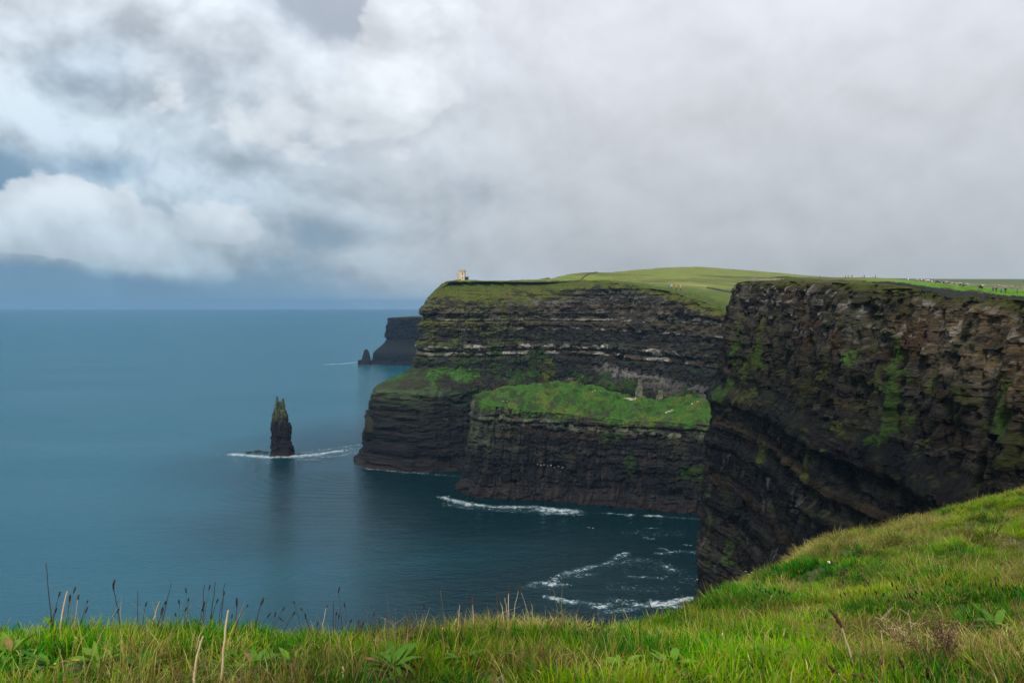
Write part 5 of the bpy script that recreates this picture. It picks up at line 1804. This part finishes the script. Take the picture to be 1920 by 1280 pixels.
def leaf_material(name, c1, c2):
    m, t, b = new_mat(name)
    at_ = t.node('ShaderNodeTexCoord')
    oi = t.node('ShaderNodeObjectInfo')
    n = t.noise(at_.outputs['Object'], 22.0, 4.0, 0.6)
    f = t.add(t.mul(n, 0.8), t.mul(oi.outputs['Random'], 0.4))
    colr = t.mix(t.lin(f, 0.3, 0.9), c1, c2)
    t.put(b.inputs['Base Color'], colr)
    b.inputs['Roughness'].default_value = 0.55
    b.inputs['Specular IOR Level'].default_value = 0.15
    tr = t.node('ShaderNodeBsdfTranslucent')
    t.put(tr.inputs[0], colr)
    mx = t.node('ShaderNodeMixShader')
    mx.inputs[0].default_value = 0.28
    t.l.new(b.outputs[0], mx.inputs[1])
    t.l.new(tr.outputs[0], mx.inputs[2])
    t.l.new(mx.outputs[0], t.n['Material Output'].inputs[0])
    return m


LEAF_G = leaf_material('broad_green_leaf', (0.080, 0.210, 0.012), (0.160, 0.300, 0.018))
LEAF_D = leaf_material('deep_green_leaf', (0.045, 0.135, 0.010), (0.100, 0.220, 0.014))
LEAF_Y = leaf_material('yellowing_leaf', (0.50, 0.33, 0.03), (0.38, 0.30, 0.04))
LEAF_B = leaf_material('withered_leaf', (0.20, 0.105, 0.045), (0.30, 0.18, 0.07))


def tube(path, r0, r1, sides=5):
    p = np.asarray(path, float)
    T = np.gradient(p, axis=0)
    T /= np.linalg.norm(T, axis=1)[:, None] + 1e-9
    a = np.cross(T, (0.3, 0.9, 0.1))
    a /= np.linalg.norm(a, axis=1)[:, None] + 1e-9
    b = np.cross(T, a)
    r = np.linspace(r0, r1, len(p))[:, None, None] if np.ndim(r1) == 0 and np.ndim(r0) == 0 else np.asarray(r0)[:, None, None]
    th = np.linspace(0, 2 * math.pi, sides, endpoint=False)
    ring = np.cos(th)[None, :, None] * a[:, None] + np.sin(th)[None, :, None] * b[:, None]
    V = p[:, None] + ring * r
    n = len(p)
    V = V.transpose(1, 0, 2).reshape(-1, 3)
    return V, [grid_faces(sides, n, True)]


def bezier(a, b, c, n=8):
    t = np.linspace(0, 1, n)[:, None]
    return a * (1 - t) ** 2 + 2 * b * t * (1 - t) + c * t * t


def seed_head(base, direc, length, radius, seed, sides=9, rings=10, bump=0.18, bend=0.0):
    direc = direc / np.linalg.norm(direc)
    t = np.linspace(0, 1, rings)
    sideways = np.array((direc[2], 0, -direc[0]))
    path = base + direc * (t * length)[:, None] + sideways * (bend * length * t ** 2)[:, None]
    rr = radius * np.clip(np.sin(np.pi * np.clip(t * 0.94 + 0.05, 0, 1)) ** 0.45, 0.08, 1)
    v, f = tube(path, rr, rr, sides)
    rng = np.random.default_rng(seed)
    ctr = np.tile(path, (sides, 1))
    v = ctr + (v - ctr) * (1 + bump * rng.normal(size=(len(v), 1)))
    return v, f


def rim_root(px):
    """ground point on the rim below a photograph column"""
    y = 5.0
    for _ in range(12):
        x = (px - 960) / FOCAL * y * 1.03
        y = float(edge_y(x)) - 0.06
    return np.array((x, y, float(bank(x, y))))


ORD = ['first', 'second', 'third', 'fourth', 'fifth', 'sixth', 'seventh', 'eighth', 'ninth', 'tenth', 'eleventh', 'twelfth', 'thirteenth', 'fourteenth', 'fifteenth', 'sixteenth', 'seventeenth', 'eighteenth', 'nineteenth', 'twentieth']


def stalk(name, root, tip, label, cat, group, head=0.0, hr=0.0045, stem=0.0013, mat_stem=STEM_DARK, mat_head=SEED_BLACK, seed=0, bow=0.0, bend=0.0):
    rng = np.random.default_rng(seed)
    o = empty(name, root, label, cat, group)
    d = tip - root
    mid = d * 0.55 + np.array((rng.normal(0, .012) - bow * d[0], rng.normal(0, .01), 0))
    path = bezier(np.zeros(3), mid, d, 9)
    path[1:-1] += rng.normal(0, 0.0015, (7, 3))
    v, f = tube(path, stem * 1.35, stem * 0.8)
    obj('stem', mesh_np('stem', v, f, mat_stem, True), o)
    if head > 0:
        dr = path[-1] - path[-2]
        v, f = seed_head(path[-1] - dr / np.linalg.norm(dr) * head * 0.1, dr, head, hr, seed + 1, bend=bend)
        obj('seed_head', mesh_np('seed_head', v, f, mat_head, False), o)
    return o


# heads seen against the sea: head top x, y, root x, head length in pixels (0 = bare stalk), tone
RIM_LEFT = [(86, 1055, 112, 0, 0), (110, 1108, 108, 11, 0), (104, 1138, 104, 10, 0), (138, 1099, 131, 13, 1), (130, 1114, 131, 14, 0), (146, 1114, 147, 10, 2), (163, 1124, 157, 6, 0), (160, 1137, 158, 12, 0), (93, 1158, 78, 8, 0),
            (213, 1087, 235, 20, 0), (219, 1139, 200, 9, 0), (258, 1107, 268, 0, 0), (273, 1128, 276, 8, 0), (302, 1138, 306, 15, 0), (309, 1125, 309, 8, 0), (321, 1093, 307, 0, 0), (226, 1172, 228, 8, 0), (241, 1176, 241, 8, 0)]
RIM_MID = [(349, 1101, 348, 10, 1), (336, 1123, 345, 10, 0), (353, 1120, 359, 7, 0), (347, 1137, 329, 8, 0), (330, 1148, 338, 7, 0), (379, 1126, 379, 20, 0), (392, 1095, 389, 10, 1), (384, 1095, 392, 0, 0), (404, 1090, 398, 0, 0), (406, 1121, 398, 9, 0),
           (419, 1108, 420, 9, 0), (422, 1093, 421, 0, 0), (444, 1121, 444, 16, 0), (463, 1132, 443, 5, 0), (395, 1150, 394, 10, 0), (368, 1158, 372, 8, 0), (435, 1150, 436, 8, 0)]
RIM_CENTRE = [(489, 1119, 484, 16, 0), (501, 1146, 489, 12, 0), (515, 1147, 510, 9, 0), (530, 1137, 511, 7, 0), (530, 1152, 585, 12, 0), (549, 1144, 528, 10, 0), (552, 1126, 572, 5, 0), (567, 1138, 590, 6, 0), (574, 1148, 594, 12, 0), (595, 1165, 598, 8, 0),
              (612, 1133, 611, 6, 2), (635, 1100, 646, 11, 0), (647, 1129, 644, 9, 0), (630, 1146, 632, 7, 0), (635, 1150, 634, 9, 0), (657, 1158, 655, 9, 0), (671, 1162, 663, 7, 0), (679, 1164, 672, 9, 0), (625, 1127, 630, 0, 0)]
RIM_RIGHT = [(701, 1147, 697, 7, 0), (712, 1162, 711, 8, 0), (722, 1152, 720, 5, 2), (795, 1133, 808, 9, 1), (825, 1098, 840, 7, 1), (866, 1140, 870, 8, 0), (858, 1150, 857, 8, 0), (886, 1119, 888, 14, 2), (862, 1133, 856, 0, 2)]
RIM_CLUMP = [(938, 1115, 945, 13, 2), (954, 1098, 955, 14, 2), (972, 1095, 962, 12, 2), (977, 1103, 994, 7, 2), (996, 1123, 997, 9, 2), (947, 1120, 953, 0, 2)]
RIM_END = [(1208, 1119, 1206, 11, 0), (1221, 1130, 1218, 12, 0), (1164, 1112, 1172, 9, 1), (1146, 1120, 1152, 9, 1), (1168, 1133, 1186, 7, 2), (1278, 1115, 1290, 6, 0), (1250, 1142, 1250, 9, 0), (1081, 1143, 1088, 6, 2), (1046, 1146, 1050, 10, 2)]


def build_stalks():
    n = 0
    for run, where in ((RIM_LEFT, 'at the far left grass edge'), (RIM_MID, 'in the stand by the tall straw stems'), (RIM_CENTRE, 'on the grass edge left of centre'), (RIM_RIGHT, 'on the edge below the headland reflection'),
                       (RIM_CLUMP, 'in the brown clump on the rim hump'), (RIM_END, 'on the rim below the surf lines')):
        srt = sorted(range(len(run)), key=lambda i: run[i][0])
        for rank, i in enumerate(srt):
            hx, hy, rx, hl, tone = run[i]
            root = rim_root(rx)
            D = root[1] + 0.02 * math.sin(i * 2.1)
            px_m = D / FOCAL
            tip = at(hx, hy + hl * 0.9, D)
            big = hl >= 14
            bare = hl == 0
            kind = 'bare dark stalk' if bare else ('large dark seed head' if big else ('pale-stemmed brown seed head' if tone == 2 else 'small dark seed head'))
            lab = '%s, %s from the left %s' % (kind, ORD[rank], where)
            stalk('dry_stalk' if bare else 'plantain_stalk', root, tip, lab, 'plant', 'seed stalks along the grass edge', head=hl * px_m * 1.1, hr=(0.0052 if big else 0.0040) * (1.1 if tone == 2 else 1.0),
                  stem=(0.0026 if big else 0.0016) if not bare else 0.0024, mat_stem=(STEM_DARK, STEM_GREEN, STEM_STRAW)[tone], mat_head=SEED_RUST if tone == 2 else SEED_BLACK, seed=1000 + n, bow=0.15, bend=0.35 if (hx, hy) in ((635, 1100), (795, 1133), (213, 1087)) else 0.0)
            n += 1
    # stalks out on the slope: head x, y, stem length and head length in photograph pixels, sideways lean
    slope = [([(1418, 1113), (1425, 1101), (1436, 1104), (1444, 1107), (1453, 1101), (1462, 1106), (1470, 1106), (1480, 1109), (1413, 1122), (1430, 1120)], 'under the headland foot', 34, 8),
             ([(1577, 1112), (1585, 1108), (1622, 1108), (1644, 1106), (1655, 1110), (1673, 1092), (1682, 1098), (1687, 1080), (1700, 1115), (1706, 1112), (1712, 1116), (1720, 1105), (1728, 1108), (1668, 1122)], 'in the middle slope stand', 36, 9),
             ([(1838, 1098), (1845, 1110), (1868, 1090), (1880, 1100), (1858, 1092), (1906, 1098), (1752, 1120), (1774, 1088), (1784, 1092), (1866, 1080)], 'in the right slope stand', 34, 9)]
    for pts, where, ln, hl in slope:
        pts = sorted(pts)
        for rank, (hx, hy) in enumerate(pts):
            g_ = bank_hit(hx + 7, hy + ln)
            if g_ is None: continue
            px_m = g_[1] / FOCAL
            tip = at(hx, hy + hl * .8, g_[1])
            lab = 'dark seed head leaning left, %s from the left %s' % (ORD[rank], where)
            stalk('plantain_stalk', g_, tip, lab, 'plant', 'seed stalks out on the slope', head=hl * px_m, hr=2.1 * px_m * .75, stem=0.55 * px_m, seed=2000 + n, mat_stem=STEM_GREEN, bow=0.1)
            n += 1
    # big rust seed heads close to the viewer
    for i, (hx, hy, rx, ry, hl, hw, lab, bd) in enumerate((
            (1563, 1130, 1602, 1256, 44, 3.6, 'tall upright rust seed head on straw stem, close to the viewer', -0.12), (1536, 1230, 1598, 1290, 32, 3.2, 'dark seed head leaning far left, left of the crossed pair', 0.1),
            (1589, 1226, 1650, 1295, 50, 3.5, 'long dark seed head in the crossed pair near the bottom edge', 0.0), (1682, 1222, 1712, 1300, 30, 2.8, 'slim brown seed head right of the crossed pair', 0.0),
            (1728, 1232, 1748, 1300, 38, 3.2, 'brown seed head under the withered bush', 0.0), (1474, 1256, 1500, 1320, 36, 5.0, 'thick brown seed head at the bottom edge, leftmost of the large ones', 0.1),
            (1547, 1268, 1560, 1330, 22, 3.0, 'brown seed head tip just above the bottom edge', 0.0), (1650, 1236, 1662, 1300, 7, 4.0, 'round dark bud on green stem above the bottom edge', 0.0), (1680, 1266, 1692, 1320, 26, 2.6, 'slim brown seed head touching the bottom edge', 0.0))):
        g_ = bank_hit(rx, min(ry, 1300))
        D = g_[1]
        px_m = D / FOCAL
        tip = at(hx + (rx - hx) * hl / max(20, (ry - hy)), hy + hl * .95, D - 0.05)
        stalk('dock_stalk', g_, tip, lab, 'plant', 'large seed stalks near the bottom edge', head=hl * px_m * 1.05, hr=hw * px_m, stem=2.0 * px_m, mat_stem=STEM_STRAW if i in (0, 1, 2) else STEM_GREEN, mat_head=SEED_RUST, seed=3000 + i, bend=bd - 0.12)
    # thick straw stems
    for i, (hx, hy, rx, ry, w, lab) in enumerate(((428, 1143, 412, 1300, 2.3, 'tall thick straw stem, right of two at lower left'), (381, 1192, 364, 1300, 2.4, 'thick straw stem, left of two at lower left'), (642, 1249, 640, 1310, 2.4, 'short straw stem at the bottom edge left of centre'),
                                                  (126, 1108, 121, 1215, 1.8, 'short pale straw stem among dark heads at the far left'), (299, 1127, 287, 1215, 1.6, 'thin pale straw stem at the rim left of the tall straw stem'), (437, 1270, 436, 1310, 3, 'stub of straw stem at the bottom edge beside the tall straw stem'))):
        g_ = bank_hit(rx, min(ry, 1300)) if ry > 1250 else rim_root(rx)
        px_m = g_[1] / FOCAL
        stalk('straw_stem', g_, at(hx, hy, g_[1]), lab, 'plant', 'straw stems', 0, 0, w * px_m, STEM_STRAW, seed=3100 + i, bow=0.6)


build_stalks()


def leaf_mesh(length, width, curl, seed, cup=0.25, n=6):
    rng = np.random.default_rng(seed)
    t = np.linspace(0, 1, n)
    w = width * np.clip(np.sin(np.pi * t ** 0.85) ** 0.8, 0.04, 1) * 0.5 + 0.0008
    ang = np.cumsum(np.full(n, curl / n))
    step = length / (n - 1)
    px = np.concatenate(([0], np.cumsum(np.cos(ang[:-1]) * step)))
    pz = np.concatenate(([0], np.cumsum(-np.sin(ang[:-1]) * step)))
    wav = 0.15 * width * np.sin(t * 9 + rng.uniform(0, 6))
    V = []
    for i in range(n):
        V += [(px[i], -w[i], pz[i] + cup * w[i] + wav[i] * .5), (px[i], 0, pz[i]), (px[i], w[i], pz[i] + cup * w[i] - wav[i] * .5)]
    Q = []
    for i in range(n - 1):
        a = 3 * i
        Q += [(a, a + 1, a + 4, a + 3), (a + 1, a + 2, a + 5, a + 4)]
    return np.array(V), np.array(Q)


LEAVES = [mesh_np('leaf', *leaf_mesh(0.14, 0.036, c_, s_), None, True) for s_, c_ in enumerate((0.7, 1.0, 1.3, 0.4))]


def build_rosettes():
    rng = np.random.default_rng(77)
    for px, py, n, sc, tone, lab in ROSETTES:
        g_ = bank_hit(px, py) if tone != 2 else rim_root(px)
        if g_ is None: g_ = rim_root(px)
        o = empty('broadleaf_plant', g_ + np.array((0, 0, 0.035)), lab, 'plant', 'broad-leaved plants on the bank')
        n = int(n * 1.4) if tone != 2 else n
        for j in range(n):
            lf = obj('leaf', LEAVES[rng.integers(4)].copy(), o)
            mt = (LEAF_G, LEAF_D, LEAF_G)[tone]
            if rng.uniform() < 0.08: mt = LEAF_B
            if px == 182 and j == 3: mt = LEAF_Y
            lf.data.materials.append(mt)
            az = rng.uniform(0, 2 * math.pi)
            elv = rng.uniform(0.35, 1.0) if tone != 2 else rng.uniform(0.9, 1.45)
            lf.rotation_euler = (0, -elv, az)
            s = sc * rng.uniform(0.65, 1.15)
            lf.scale = (s, s * rng.uniform(0.85, 1.2), s)
            lf.location = (0.012 * math.cos(az), 0.012 * math.sin(az), rng.uniform(-.02, .03))


build_rosettes()


def build_dry_clumps():
    rng = np.random.default_rng(99)
    spec = [('withered_bush', (1775, 1255), 13, 0.24, 0.24, 26, SEED_DRY, STEM_DARK, 'withered brown bush full of dry seeds at lower right'), ('withered_bush', (1715, 1215), 9, 0.18, 0.22, 16, SEED_DRY, STEM_STRAW, 'smaller dry brown tangle left of the withered bush'),
            ('dead_shrub', (1858, 1018), 9, 0.50, 0.42, 6, SEED_RUST, STEM_DARK, 'bare dead red-brown shrub high on the right slope'), ('dry_clump', (742, 1232), 12, 0.13, 0.13, 9, SEED_DRY, STEM_DRY, 'dry tangled stems on the bank below the yellow flower'),
            ('dry_clump', (1580, 1225), 11, 0.17, 0.15, 3, SEED_DRY, STEM_DRY, 'grey dry twigs left of the tall rust seed head'), ('dry_clump', (1108, 1215), 9, 0.14, 0.16, 10, SEED_BLACK, STEM_DARK, 'thin dark dry stems with tiny heads at centre right'),
            ('dry_clump', (1055, 1195), 7, 0.14, 0.10, 7, SEED_DRY, STEM_DRY, 'dry stems at the rim right of the tight brown clump'), ('dead_shrub', (1617, 1053), 5, 0.20, 0.16, 5, SEED_RUST, STEM_DARK, 'small dead shrub midway up the slope'), ('dry_clump', (1580, 1108), 6, 0.22, 0.16, 10, SEED_BLACK, STEM_DARK, 'dark dry weed behind the middle stand of seed heads')]
    for nm, (px, py), n, hgt, spread, seeds, ms, mstem, lab in spec:
        g_ = bank_hit(px, py)
        if g_ is None: g_ = rim_root(px)
        sc_ = max(1.0, g_[1] / 6.5) ** 0.6
        o = empty(nm, g_, lab, 'plant')
        for j in range(n):
            tip = np.array((rng.normal(-0.03, spread * .6), rng.normal(0, spread * .4), hgt * rng.uniform(.6, 1.1)))
            p_ = bezier(np.array((rng.normal(0, .02), rng.normal(0, .02), -0.03)), tip * np.array((.35, .35, .6)), tip, 8)
            p_[1:] += rng.normal(0, 0.006, (7, 3))
            parts = [tube(p_, 0.0026 * sc_, 0.0011 * sc_)]
            for b_ in range(3):
                k = rng.integers(3, 7)
                e_ = p_[k] + np.array((rng.normal(0, .05), rng.normal(0, .04), rng.uniform(.02, .07)))
                parts.append(tube(bezier(p_[k], (p_[k] + e_) / 2 + rng.normal(0, .008, 3), e_, 5), 0.0013 * sc_, 0.0007 * sc_, 4))
            st = obj('stem', mesh_np('stem', *join(parts), mstem, True), o)
            sv = []
            for q_ in range(seeds):
                k = rng.uniform(0.45, 1.0)
                base = p_[min(7, int(k * 7.99))] + rng.normal(0, 0.016, 3)
                r = rng.uniform(0.003, 0.0065) * sc_
                v = np.array(((1, 0, 0), (-1, 0, 0), (0, 1, 0), (0, -1, 0), (0, 0, 1.5), (0, 0, -1.5))) * r + base
                f = np.array(((0, 2, 4), (2, 1, 4), (1, 3, 4), (3, 0, 4), (2, 0, 5), (1, 2, 5), (3, 1, 5), (0, 3, 5)))
                sv.append((v, f))
            tag(obj('seed_cluster', mesh_np('seed_cluster', *join(sv), ms, False), st), kind='stuff')


build_dry_clumps()


def build_flowers():
    spec = [(748, 1188, 0.010, PETAL, 'yellow flower on the bank above the dry tangled stems'), (762, 1195, 0.006, PETAL, 'small yellow bud just right of the yellow flower on the bank'), (831, 1178, 0.008, PETAL, 'narrow yellow flower standing left of the rim hump'),
            (1410, 1213, 0.009, PETAL, 'yellow flower low on the slope right of centre'), (1714, 1147, 0.011, PETAL, 'orange-yellow flower in the lush green hollow on the slope'), (1734, 1073, 0.015, PETAL_W, 'white flower high on the slope behind the middle stand of seed heads'), (1554, 1053, 0.015, PETAL_W, 'white flower near the slope crest under the headland'),
            (103, 1245, 0.006, PETAL, 'tiny yellow flower among broad leaves at lower left')]
    for i, (px, py, r, mt, lab) in enumerate(spec):
        g_ = bank_hit(px, py + 14 if py > 1100 else py + 6)
        if g_ is None: g_ = rim_root(px)
        tip = at(px, py, g_[1] - 0.03)
        o = empty('small_flower', g_, lab, 'flower', 'small flowers on the bank')
        d = tip - g_
        v, f = tube(bezier(np.zeros(3), d * .5 + np.array((.004, 0, .01)), d, 6), 0.0013, 0.001)
        obj('stem', mesh_np('stem', v, f, STEM_GREEN, True), o)
        nrm = np.array((0.1, -0.8, 0.6))
        nrm /= np.linalg.norm(nrm)
        a_ = np.cross(nrm, (1, 0, 0)); a_ /= np.linalg.norm(a_)
        b_ = np.cross(nrm, a_)
        pv = []
        for k in range(12):
            th = k / 12 * 2 * math.pi
            dr = math.cos(th) * a_ + math.sin(th) * b_
            sd = -math.sin(th) * a_ + math.cos(th) * b_
            q = np.array((dr * r * .15 - sd * r * .08, dr * r * .15 + sd * r * .08, dr * r + sd * r * .2 + nrm * r * .2, dr * r - sd * r * .2 + nrm * r * .2)) + d
            pv.append((q, np.array(((0, 1, 2, 3),))))
        obj('petals', mesh_np('petals', *join(pv), mt, False), o)
        v, f = seed_head(d - nrm * r * .1, nrm, r * .5, r * .35, i, 8, 6, 0.05)
        obj('flower_centre', mesh_np('flower_centre', v, f, SEED_DRY if mt is PETAL_W else PETAL, True), o)


build_flowers()
